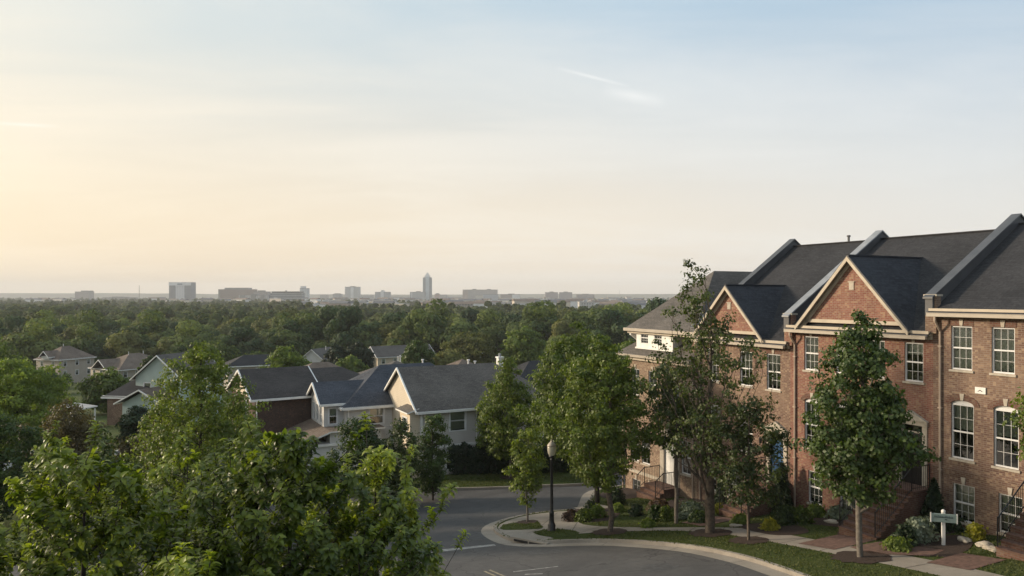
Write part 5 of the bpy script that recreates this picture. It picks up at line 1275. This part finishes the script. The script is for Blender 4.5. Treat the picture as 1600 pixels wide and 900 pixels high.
def grass_tufts():
    """short blades over the near lawns; nobody could count them"""
    rs = np.random.RandomState(8)
    def inside(P, poly):
        x, y = P[:, 0], P[:, 1]; r = np.zeros(len(P), bool); n = len(poly)
        for i in range(n):
            x0, y0 = poly[i]; x1, y1 = poly[i-1]
            if y0 == y1: continue
            r ^= ((y0 > y) != (y1 > y)) & (x < (x1-x0)*(y-y0)/(y1-y0)+x0)
        return r
    out = []
    for nm, poly, off in SHEETS:
        if nm != 'lawn' or off < .05: continue
        a = np.array(poly); lo = np.maximum(a.min(0), [-12, 18]); hi = np.minimum(a.max(0), [24, 62])
        if (hi <= lo).any(): continue
        n = int(min(150000, (hi-lo).prod()*230)); P = rs.uniform(lo, hi, (n, 2)); P = P[inside(P, a)]
        P = P[np.abs(P[:, 0]/P[:, 1]*F) < 830]
        for n2, p2, o2 in SHEETS:
            if o2 > off and n2 != 'lawn': P = P[~inside(P, np.array(p2))]
            elif n2 == 'lawn' and o2 > off+.001: P = P[~inside(P, np.array(p2))]
        q = P-np.array([P0.x, P0.y]); m = q@np.array([vv.x, vv.y]); t = q@np.array([dv.x, dv.y])
        P = P[~((m > -.1) & (m < 14) & (t < 22))]
        keep = rs.uniform(0, 1, len(P)) < np.clip(.35+.9*np.sin(P[:, 0]*.9+1.3*np.sin(P[:, 1]*.5))*np.sin(P[:, 1]*1.1)+.5, .12, 1); P = P[keep]
        z = np.array([gz(x, y)+off for x, y in P]); out.append(np.column_stack([P, z]))
    P = np.concatenate(out); n = len(P); A = unit(rs.normal(0, .55, (n, 3))+np.array([0, 0, 1.])); Nn = unit(np.cross(A, rs.normal(0, 1, (n, 3))))
    m = leaf_mat('grass blades', (.060, .075, .026), (.150, .155, .060), .3, .7, spec=.2)
    o = mesh_obj('grass_blades', leaf_mesh('grass_blades', P, A, Nn, rs.uniform(.03, .075, n), np.clip(rs.normal(.45, .25, n), 0, 1), m, 'mid')); tag(o, 'short grass on the lawns round the intersection', 'grass', kind='stuff'); print('tufts', n)
grass_tufts()

def street_lamp(loc, label, group=None):
    r = empty('street_lamp', loc, 0, label, 'street lamp', group)
    m = MB(); m.lathe([(.21, 0), (.21, .06), (.17, .10), (.185, .28), (.15, .34), (.12, .42), (.105, .8), (.12, .84), (.105, .88), (.075, 1.0), (.06, 3.3), (.075, 3.33), (.06, 3.36), (.05, 3.42)], 16); m.build('post', MT['iron'], r, smooth=True)
    m = MB(); m.lathe([(.05, 3.42), (.11, 3.46), (.14, 3.50), (.12, 3.54)], 12); m.build('lamp_holder', MT['iron'], r)
    k = NT('lamp globe'); k.set('Base Color', (.62, .58, .46)); k.set('Roughness', .3); k.set('Transmission Weight', .35)
    m = MB(); m.lathe([(.12, 3.54), (.17, 3.62), (.20, 3.75), (.205, 3.90), (.19, 3.98)], 16); m.build('globe', k.m, r, smooth=True)
    m = MB(); m.lathe([(.215, 3.98), (.22, 4.01), (.15, 4.10), (.07, 4.18), (.035, 4.22), (.045, 4.25), (.02, 4.30), (.005, 4.36)], 16); m.build('lamp_cap', MT['gutter'], r, smooth=True)
    m = MB()
    for i in range(6):
        a = i*math.pi/3; m.tube((math.cos(a)*.125, math.sin(a)*.125, 3.54), (math.cos(a)*.215, math.sin(a)*.215, 3.98), .009, n=5)
    m.build('lamp_rib', MT['gutter'], r)
    return r
p = at(862, 834); p.z += .14; street_lamp(p, 'black cast lamp post with a cream lantern, on the grass patch at the street corner')

def things():
    # sign post
    p = at(1474, 858); p.z += .13; r = empty('sign_post', p, math.radians(-18), 'white wooden post with a small grey green name board, in the mulch bed', 'sign')
    H = 53*p.y/F
    m = MB(); m.box(-.055, -.055, -.2, .055, .055, H-.03); m.build('post', MT['white'], r, bevel=.008)
    m = MB(); m.lathe([(.05, H-.03), (.075, H+.0), (.06, H+.05), (.01, H+.08)], 12); m.build('finial', MT['white'], r)
    k = plain('sage sign paint', (.25, .33, .31), .6, .1, 5); kd = plain('sign lettering', (.05, .08, .08), .6)
    m = MB(); m.box(-.40, -.10, H-.36, .40, -.058, H-.06); b = m.build('board', k, r, bevel=.006)
    m = MB(); rr = random.Random(3); x = -.30
    while x < .28:        # lettering too blurred to read in the photograph: uneven dark strokes of the same extent
        w = rr.uniform(.018, .036); hh = rr.uniform(.05, .09); m.box(x, -.106, H-.20, x+w*.4, -.1005, H-.20+hh); m.box(x, -.106, H-.20, x+w, -.1005, H-.185); m.box(x+w*.7, -.106, H-.20, x+w, -.1005, H-.20+hh*.6); x += w+.014
    m.box(.02, -.106, H-.27, .10, -.1005, H-.235); m.build('lettering', kd, b)
    m = MB(); m.box(-.425, -.11, H-.38, -.395, -.055, H-.04); m.box(.395, -.11, H-.38, .425, -.055, H-.04); m.build('edge_trim', MT['white'], b)
    # utility pole far left
    p = atD(222, 130); r = empty('utility_pole', p, 0, 'thin grey pole standing right of the low tan house', 'pole')
    m = MB(); m.tube((0, 0, -.5), (0, 0, 5.6), .13, .09, 8); m.build('shaft', MT['bark_pale'], r); m = MB(); m.box(-.5, -.05, 5.1, .5, .05, 5.2); m.build('crossarm', MT['bark_pale'], r)
    # carport roof
    p = atD(114, 90); r = empty('carport', p, math.radians(-32), 'long low carport with a white edged roof beside the green lawn at far left', 'carport')
    m = MB(); m.slab([(-2.6, -1.6, 2.6), (2.6, -1.6, 2.6), (2.6, 1.6, 2.8), (-2.6, 1.6, 2.8)], .12); m.build('roof', [MT['cap_light'], MT['white']], r)
    for x in (-2.3, 2.3):
        for y in (-1.4, 1.4): m = MB(); m.box(x-.07, y-.07, -.5, x+.07, y+.07, 2.5); m.build('post', MT['white'], r)
    # radio masts
    for px, D, H, lab in ((217.6, 3300, 72, 'thin radio mast on the horizon left of the broad bank tower'), (968, 6500, 70, 'thin distant mast on the horizon right of the skyline')):
        p = atD(px, D); r = empty('radio_mast', p, 0, lab, 'mast'); m = MB(); m.tube((0, 0, 0), (0, 0, H), 1.6, .9, 5)
        for k in range(int(H/12)): m.tube((-1.6, 0, k*12), (1.6, 0, k*12+10), .3, n=4)
        m.build('lattice', MT['cap'], r)
things()

# ------------------------------------------------------------------ cars
def car(loc, rz, label, col, suv=False):
    r = empty('parked_car', loc, rz, label, 'car', 'cars parked on the far street')
    pm = NT('car paint '+label[:6]); pm.set('Base Color', col); pm.set('Roughness', .25); pm.set('Metallic', .3); pm.set('Coat Weight', .8)
    h = 1.75 if suv else 1.45; L = 4.7; w = .9; hood = .98 if suv else .88
    prof = [(-L/2, .38), (-L/2+.02, .72), (-L/2+.12, hood), (-1.15 if not suv else -1.1, hood+.05), (-1.1, hood+.06), (1.75, hood+.08), (L/2-.08, hood-.02), (L/2, .6), (L/2-.02, .34)]
    def loft(prof, ws, name, mat, par):
        m = MB(); n = len(prof); A = [(x, -ws(x, z), z) for x, z in prof]; B = [(x, ws(x, z), z) for x, z in prof]
        m.face(A); m.face(B[::-1])
        for i in range(n): j = (i+1) % n; m.face([A[j], A[i], B[i], B[j]])
        return m.build(name, mat, par, bevel=.05)
    b = loft(prof, lambda x, z: w*(1-.05*max(0, abs(x)-1.6)), 'body', pm.m, r)
    cp = [(-1.05, hood+.03), (-.35, h-.05), (.0, h), (1.1, h-.02), (1.55 if suv else 1.35, h-.10), (2.15 if suv else 1.95, hood+.05)]
    loft(cp, lambda x, z: w*(.93-.14*(z-hood)/(h-hood)), 'glass_house', MT['black_door'], r)
    rp = [(-.33, h-.03), (.0, h+.02), (1.1, h), (1.5 if suv else 1.3, h-.06), (1.45 if suv else 1.25, h-.10), (-.25, h-.08)]
    loft(rp, lambda x, z: w*.80, 'car_roof', pm.m, r)
    for x in (-1.42, 1.42):
        for y in (-1, 1):
            m = MB(); m.tube((x, y*.70, .34), (x, y*.93, .34), .34, n=16); t = m.build('wheel', MT['iron'], r)
            m = MB(); m.tube((x, y*.931, .34), (x, y*.945, .34), .20, n=12); m.build('rim', MT['cap_light'], t)
    for y in (-.62, .62):
        m = MB(); m.box(-L/2-.02, y-.18, .62, -L/2+.1, y+.18, .78); m.build('headlight', MT['white'], r)
        m = MB(); m.box(L/2-.1, y-.18, .68, L/2+.02, y+.18, .84); m.build('tail_light', MT['barn_red'], r)
def cars():
    red = [(88, 57, 12, (.75, .75, .74), 'white car parked in a row behind the bottom left crown, nearest of the row', False), (96, 61.5, 12, (.30, .31, .33), 'silver grey car parked behind the white car', True),
           (70, 54.5, 12, (.04, .045, .06), 'dark blue car parked left of the white car', False), (22, 56, 20, (.70, .72, .74), 'pale car mostly hidden at the far left edge', True), (110, 90.3, 58, (.70, .70, .72), 'pale car parked under the carport', False), (222, 63, 80, (.10, .10, .11), 'dark car on the street in front of the brown brick house', True)]
    for px, D, a, c, lab, s in red: car(atD(px, D)+Vector((0, 0, .02)), math.radians(a), lab, c, s)
cars()

# ------------------------------------------------------------------ the wooded valley
def forest():
    rs = np.random.RandomState(77)
    kinds = []
    for i, (mat, H, R, lab) in enumerate([('leaf_far', 15, 7.6, 'mid green broad tree in the wooded valley between the houses and the skyline'), ('leaf_far_dark', 17, 7.6, 'dark green broad tree in the wooded valley between the houses and the skyline'), ('leaf_far_olive', 14, 7.2, 'olive green broad tree in the wooded valley between the houses and the skyline'),
                                  ('leaf_far', 18, 8.4, 'mid green broad tree in the wooded valley between the houses and the skyline'), ('leaf_far_dark', 14.5, 4.6, 'dark green broad tree in the wooded valley between the houses and the skyline'), ('leaf_far', 13, 6.4, 'mid green broad tree in the wooded valley between the houses and the skyline'), ('leaf_far_olive', 16, 8.0, 'olive green broad tree in the wooded valley between the houses and the skyline')]):
        def tree_np(nleaf, npuff, s):
            P0_ = crown_points(rs, npuff, gprof(H*.16, H-.8, R*.82, 'round'), .35)
            pr = rs.uniform(.20, .48, npuff)*R*(1.0 if npuff > 15 else 1.2)
            w = pr**2; ci = rs.choice(npuff, nleaf, p=w/w.sum()); o = unit(rs.normal(0, 1, (nleaf, 3))+np.array([0, 0, .25]))
            P = P0_[ci]+o*(pr[ci]*rs.uniform(.75, 1.1, nleaf))[:, None]*np.array([1, 1, .8]); Nn = unit(o+rs.normal(0, .26, (nleaf, 3)))
            A = unit(np.cross(Nn, rs.normal(0, 1, (nleaf, 3)))); tin = rs.uniform(.05, .95, npuff)
            return P, A, Nn, s*rs.uniform(.6, 1.4, nleaf), np.clip(tin[ci]*.6+.2+rs.normal(0, .12, nleaf), 0, 1)
        d = tree_np(7500, 34, .60); cm = leaf_mesh('crown', *d, MT[mat], 'quad')
        vs, fs, _ = skeleton(rs, [np.array((0, 0, z)) for z in (-.5, 2, 4, 6.5, 9)], crown_points(rs, 12, gprof(H*.3, H*.8, R*.5, 'round')), .05, .32)
        tm = bpy.data.meshes.new('trunk'); tm.from_pydata(vs, [], fs); tm.materials.append(MT['bark_dark'])
        lod = [tree_np(900, 16, 1.45) for _ in range(2)]; low = [tree_np(110, 7, 3.6) for _ in range(2)]
        kinds.append((cm, tm, lab, mat, lod, low, R))
    # scatter by depth rows; the nearest 290 are trees of their own, the rest one mass
    pts = []
    def hfield(x, y): return .5+.5*math.sin(x*.011+1)*math.sin(y*.007+2)
    D = 238.0
    while D < 3300:
        wd = D*.74; stp = 11.6 if D < 420 else 11+(D-400)*.009
        x = -wd-rs.uniform(0, stp)
        while x < min(wd, D*.33+20):
            px = 800+F*x/D
            pts.append((x+rs.uniform(-.35, .35)*stp, D+rs.uniform(-.4, .4)*stp)); x += stp*rs.uniform(.8, 1.25)
        D += stp*.92 if D < 700 else stp*1.35
    keep = []
    clear = [(782, 300), (92, 222), (170, 205)]
    for x, y in pts:
        px = 800+F*x/y
        if y < 262 and (abs(px-782) < 45): continue
        if y < 300 and (abs(px-600) < 1): continue
        bl = y > 900 and px > 470 and rs.uniform() < .68
        for (bx, by, bw) in TOWN:
            if abs(x-bx*(y/by)) < bw*.55 and by-70 < y < by+14: bl = True; break
        if not bl: keep.append((x, y))
    keep.sort(key=lambda q: q[1])
    near = keep[:290]; rest = keep[290:]
    gname = {'leaf_far': 'mid green trees of the wooded valley', 'leaf_far_dark': 'dark green trees of the wooded valley', 'leaf_far_olive': 'olive trees of the wooded valley'}
    for i, (x, y) in enumerate(near):
        cm, tm, lab, mat, lod, low, R = kinds[rs.choice(7, p=[.2, .17, .11, .18, .13, .12, .09])]
        r = empty('valley_tree', (x, y, gz(x, y)-.2), rs.uniform(0, 6.28), lab, 'tree', gname[mat]); s = rs.uniform(.62, 1.2); r.scale = (s*rs.uniform(.9, 1.15), s*rs.uniform(.9, 1.15), s*rs.uniform(.85, 1.12))
        mesh_obj('crown', cm, r); mesh_obj('trunk', tm, r)
    bym = {}
    for x, y in rest:
        cm, tm, lab, mat, lod, low, R = kinds[rs.randint(7)]
        P, A, Nn, S, T = (lod if y < 620 else low)[rs.randint(2)]
        a = rs.uniform(0, 6.28); c, s_ = math.cos(a), math.sin(a); M = np.array([[c, -s_, 0], [s_, c, 0], [0, 0, 1]]); k = rs.uniform(.7, 1.12)*(1 if y < 900 else .92)
        sh = rs.uniform(-.15, .15)
        q = bym.setdefault(0, [[], [], [], [], []])
        q[0].append((P*k)@M.T+np.array([x, y, gz(x, y)-.3])); q[1].append(A@M.T); q[2].append(Nn@M.T); q[3].append(S*k); q[4].append(np.clip(T+sh+{'leaf_far_dark': -.3, 'leaf_far_olive': .3}.get(mat, 0), 0, 1))
    q = [np.concatenate(z) for z in bym[0]]
    mass = leaf_mat('distant wood leaf', (.030, .050, .023), (.130, .150, .056), .2, .75, spec=.1)
    o = mesh_obj('distant_wood', leaf_mesh('distant_wood', *q, mass, 'quad')); tag(o, 'far wood reading as one grey green mass below the skyline', 'wood', kind='stuff')
    print('forest', len(near), len(rest), len(q[0]))

TOWN = []
def skyline():
    c = {}
    def tm(key, wall, win, fw=3.2, fh=3.4, gx=.5, gy=.5):
        if key not in c: c[key] = tower_mat('facade '+key, tuple(min(.70, q*1.25) for q in wall), tuple(q*.85 for q in win), fw, fh, gx, gy)
        return c[key]
    roofm = plain('roof gravel', (.25, .24, .23), .9, .1, .05)
    def B(px0, px1, ytop, D, wall, win, lab, parts=(), fw=3.4, fh=3.4, gx=.5, gy=.5, depth=None, key=None, rot=0, cat='building', name='office_building'):
        w = (px1-px0)/F*D; pc = (px0+px1)/2; p = atD(pc, D); H = (HOR-ytop)*D/F-p.z; dp = depth or min(w, 38)
        r = empty(name, p, math.radians(rot), lab, cat, 'buildings of the distant skyline'); mt = tm(key or lab[:18], wall, win, fw, fh, gx, gy)
        m = MB(); m.box(-w/2, 0, -3, w/2, dp, H); m.build('tower_block', [mt], r)
        m = MB(); m.box(-w/2-.4, -.4, H, w/2+.4, dp+.4, H+1.2); m.build('parapet', roofm, r)
        for nm, a, b, y0, y1, h0, h1, wl in parts:
            mm = MB(); mm.box(-w/2+w*a, y0, h0 if h0 > -90 else -3, -w/2+w*b, y1 if y1 else dp, H+h1); mm.build(nm, wl if wl else roofm, r)
        TOWN.append((p.x, p.y, w)); return r, w, H, dp
    gr = (.20, .21, .23); pl = (.40, .40, .39)
    B(117, 138.6, 456, 2900, (.33, .29, .27), (.20, .19, .19), 'pale brown apartment tower alone at far left of the skyline', [('penthouse', .42, .95, 2, 0, 0, 5, None)])
    B(160, 208, 465.2, 2700, (.30, .27, .25), (.2, .19, .19), 'long low buff building left of the bank tower', [('roof_block', .3, .5, 2, 0, 0, 4, None), ('roof_block', .62, .7, 2, 0, 0, 3, None)])
    wm = plain('white facade panel', (.72, .72, .72), .6, .08, .05)
    gl_ = tm('tall dark glass', (.17, .18, .20), (.10, .12, .15), 3, 3.6, .7, .6)
    r, w, H, dp = B(264, 298.5, 441.5, 2500, (.19, .20, .22), (.11, .13, .16), 'broad grey tower with a white centre panel and white top band', [], key='bank', fw=2.6, gx=.6, gy=.6)
    m = MB(); m.box(-w*.19, -1.2, -2, w*.20, -.05, H-.2); m.build('centre_panel', tm('bankpanel', (.50, .50, .51), (.33, .34, .36), 9, 3.6, .12, .4), r)
    m = MB(); m.box(-w/2-.3, -1.6, H-10, w/2+.3, -.3, H+.2); m.build('top_band', wm, r)
    m = MB()
    for k in range(7): m.box(-w*.11+k*w*.033, -2.2, H-7.5, -w*.11+k*w*.033+w*.022, -1.65, H-3.5+(k % 2)*.8)
    m.build('roof_sign', plain('sign blue', (.06, .09, .14), .5), r)
    B(341, 396, 452.5, 2550, (.235, .175, .15), (.15, .12, .11), 'wide reddish brown block with a stepped roofline', [('upper_floors', .17, .85, 3, 0, 0, 6.5, None), ('side_wing', .01, .06, -2, 0, -99, -6, None)], gx=.6)
    B(397, 417.5, 456, 2450, (.30, .26, .25), (.2, .18, .17), 'small stepped tower between the brown block and the glass office', [('penthouse', .25, .6, 2, 0, 0, 5, None)])
    B(373, 420.5, 461.5, 2250, (.46, .44, .42), (.24, .23, .23), 'white apartment block with balconies in front of the brown block', [('stair_tower', .40, .55, -3, 0, -99, 5, None), ('bay_wing', .05, .2, -3, 0, -99, 1.5, None), ('bay_wing', .72, .85, -3, 0, -99, 2, None)], fw=5, gx=.55, gy=.55)
    r, w, H, dp = B(422, 470.5, 458.5, 2150, (.36, .37, .38), (.055, .065, .085), 'dark glass office with white floor bands', [('upper_floors', .04, .96, 2, 0, 0, 6, MT['cap'])], fw=400, gx=1.1, gy=.58, fh=4.6)
    m = MB(); m.box(-w/2-4, -1, -2, -w/2-.1, dp, H-3); m.build('side_wing', gl_, r); m = MB(); m.box(-w*.02, 3, H+6, w*.02, 8, H+9); m.build('roof_block', roofm, r)
    r, w, H, dp = B(468.5, 480.5, 451, 2350, (.50, .51, .51), (.38, .39, .40), 'slim white tower with a narrower top, next to the glass office', [('tower_top', .05, .55, 2, 0, 0, 8, wm)], fw=5, gx=.3, gy=.4)
    B(500, 511, 461, 3300, (.40, .38, .36), (.27, .26, .26), 'low pale block right of the slim white tower', [])
    B(520, 532.5, 459.5, 3100, (.30, .31, .32), (.19, .2, .22), 'small grey block left of the pale square tower', [('penthouse', .2, .75, 2, 0, 0, 3, None)])
    B(539, 560.5, 448.5, 3000, (.42, .42, .41), (.31, .31, .32), 'pale square tower standing alone left of the tallest tower', [('penthouse', .35, .65, 3, 0, 0, 3.5, None), ('centre_panel', .42, .62, -1.2, 0, -99, 0, wm)], gx=.45, fw=4)
    B(561, 582, 462, 3500, (.34, .33, .33), (.24, .24, .25), 'low grey block right of the pale square tower', [])
    B(586, 608.5, 456.5, 3100, (.30, .31, .33), (.20, .22, .25), 'mid height grey tower with a stepped top', [('centre_panel', .38, .60, -1.5, 0, -99, 5, wm), ('penthouse', .42, .55, 3, 0, 0, 8, None)])
    B(612, 640, 464, 3600, (.34, .32, .31), (.24, .23, .23), 'low brown grey block left of the tallest tower', [])
    B(640.5, 664, 456.5, 3000, (.33, .34, .35), (.23, .25, .27), 'grey apartment slab touching the tallest tower', [('penthouse', .4, .65, 3, 0, 0, 4, None), ('centre_panel', .1, .14, -1, 0, -99, 0, wm)], fw=3.8)
    # tallest tower
    D = 3050; p = atD(668, D); r = empty('skyscraper', p, math.radians(8), 'tallest tower of the skyline with stepped shoulders and a crown', 'skyscraper', 'buildings of the distant skyline'); hz = lambda y: (HOR-y)*D/F-p.z; u = D/F
    m = MB(); m.box(-3.0*u, -2, -3, 2.6*u, 26, hz(432)); m.build('shaft', tm('spire', (.46, .51, .53), (.34, .40, .44), 3, 3.6, .5, .5), r)
    for a, b in ((-7.2, -3.1), (2.7, 7.0)): m = MB(); m.box(a*u, 0, -3, b*u, 24, hz(433.5)); m.build('side_wing', tm('spire_side', (.25, .26, .28), (.16, .19, .22), 3, 3.6, .6, .6), r)
    m = MB(); m.box(-4.8*u, 1, hz(433.5), 4.6*u, 23, hz(430.5)); m.box(-3*u, 2, hz(430.5), 2.8*u, 20, hz(428)); m.box(-1.4*u, 4, hz(428), 1.2*u, 16, hz(425.8)); m.build('crown_steps', wm, r)
    TOWN.append((p.x, p.y, 14*u))
    B(679, 686.5, 459.5, 2900, (.40, .27, .24), (.26, .2, .19), 'small reddish block right of the tallest tower', [('penthouse', .3, .8, 2, 0, 0, 3.5, None)])
    B(687, 698.5, 461, 2800, (.42, .40, .38), (.28, .27, .27), 'small pale block next to the reddish one', [])
    B(700, 721, 464.2, 3400, (.33, .33, .33), (.24, .24, .25), 'low grey block between the reddish block and the long slab', [])
    B(723, 777.5, 453, 2750, (.40, .37, .35), (.25, .24, .25), 'long pale slab block, widest of the right half of the skyline', [('penthouse', .28, .38, 3, 0, 0, 4, None), ('penthouse', .70, .80, 3, 0, 0, 3.5, None), ('end_wing', -.004, .15, -2, 0, -99, -1, plain('warm slab end', (.46, .38, .33), .7, .1, .05))], fw=3.8, gx=.55)
    B(743, 754.5, 461.5, 2450, (.52, .49, .44), (.40, .38, .35), 'small cream block in front of the long slab', [])
    B(755, 778.5, 460.2, 2500, (.38, .40, .43), (.27, .30, .34), 'blue grey block in front of the right end of the long slab', [])
    B(782, 812.5, 460.3, 2700, (.36, .30, .28), (.22, .2, .2), 'brown and grey block right of the long slab', [('upper_floors', .40, .72, 3, 0, 0, 3.5, None), ('end_wing', .60, 1.0, -2, 0, -99, 0, wm)], fw=3.8)
    B(852, 872, 457, 3200, (.24, .21, .22), (.16, .15, .17), 'left of the two dark square twin towers', [('penthouse', .35, .65, 3, 0, 0, 4, None)])
    B(874.5, 894, 457, 3200, (.25, .23, .24), (.17, .16, .18), 'right of the two dark square twin towers', [('penthouse', .35, .65, 3, 0, 0, 4, None)])
    B(901.5, 929, 460.5, 3200, (.23, .20, .20), (.16, .15, .16), 'low dark brown block at the right end of the skyline', [('upper_floors', .28, .68, 3, 0, 0, 4, None)])
    B(813, 848, 466, 3300, (.36, .35, .34), (.26, .26, .27), 'long low grey block left of the dark twin towers', [])
    # scattered low pale buildings
    rs = random.Random(12); wm2 = [plain('render %d' % i, q, .8, .1, .05) for i, q in enumerate([(.66, .64, .61), (.78, .77, .75), (.52, .46, .40), (.62, .54, .43), (.42, .33, .29)])]; rf = [plain('flat roof', (.42, .42, .42), .9, .1, .05), plain('brown roof', (.20, .15, .12), .9, .1, .05), plain('slate roof', (.14, .14, .15), .9, .1, .05)]
    kinds = ('pale', 'white', 'buff', 'cream', 'brown')
    for i in range(290):
        if i < 255: px = rs.uniform(470, 1050); D = 1/rs.uniform(1/3300, 1/900)
        else: px = rs.uniform(20, 480); D = 1/rs.uniform(1/2900, 1/1500)
        w = rs.uniform(12, 40); H = rs.uniform(13, 19); dp = rs.uniform(10, 18); p = atD(px, D); k = rs.randrange(5)
        if any(abs(p.x-a*(p.y/b)) < (w+c_)*.5 and abs(p.y-b) < 60 for a, b, c_ in TOWN): continue
        r = empty('low_building', p, math.radians(rs.uniform(-30, 30)), 'small %s low building among the trees far below the skyline' % kinds[k], 'building', '%s low buildings far off' % kinds[k])
        m = MB(); m.box(-w/2, 0, -2, w/2, dp, H); m.build('wall', tower_mat('low %d' % i, [(.52, .50, .47), (.62, .60, .57), (.42, .36, .31), (.50, .42, .33), (.36, .28, .24)][k], (.16, .16, .17), 3.6, 3.8, .4, .42) if i % 6 == 0 else wm2[k], r)
        m = MB(); q = rs.randrange(3)
        if q == 0: m.box(-w/2-.3, -.3, H+.01, w/2+.3, dp+.3, H+.8); m.box(-w*.2, 3, H+.81, w*.05, 7, H+2.4)
        else: m.prism([(-w/2-.5, -.6, H), (-w/2-.5, dp/2, H+3.2), (-w/2-.5, dp+.6, H)], (w+1, 0, 0))
        m.build('roof', rf[q], r); TOWN.append((p.x, p.y, w*1.1))
skyline(); forest()

# ------------------------------------------------------------------ the hazy air
def haze():
    m = bpy.data.materials.new('haze'); m.use_nodes = True; nt = m.node_tree; nt.nodes.clear(); o = nt.nodes.new('ShaderNodeOutputMaterial'); v = nt.nodes.new('ShaderNodeVolumePrincipled')
    v.inputs['Color'].default_value = (1.0, 1.0, 1.0, 1); v.inputs['Density'].default_value = 1.3e-4; v.inputs['Anisotropy'].default_value = .0; nt.links.new(v.outputs[0], o.inputs['Volume'])
    mb = MB(); mb.box(-9800, -9800, -45, 9800, 9800, 150); ob = mb.build('haze', m); tag(ob, 'thin pale haze over the whole valley', 'haze', kind='stuff'); ob['kind'] = 'stuff'
haze()
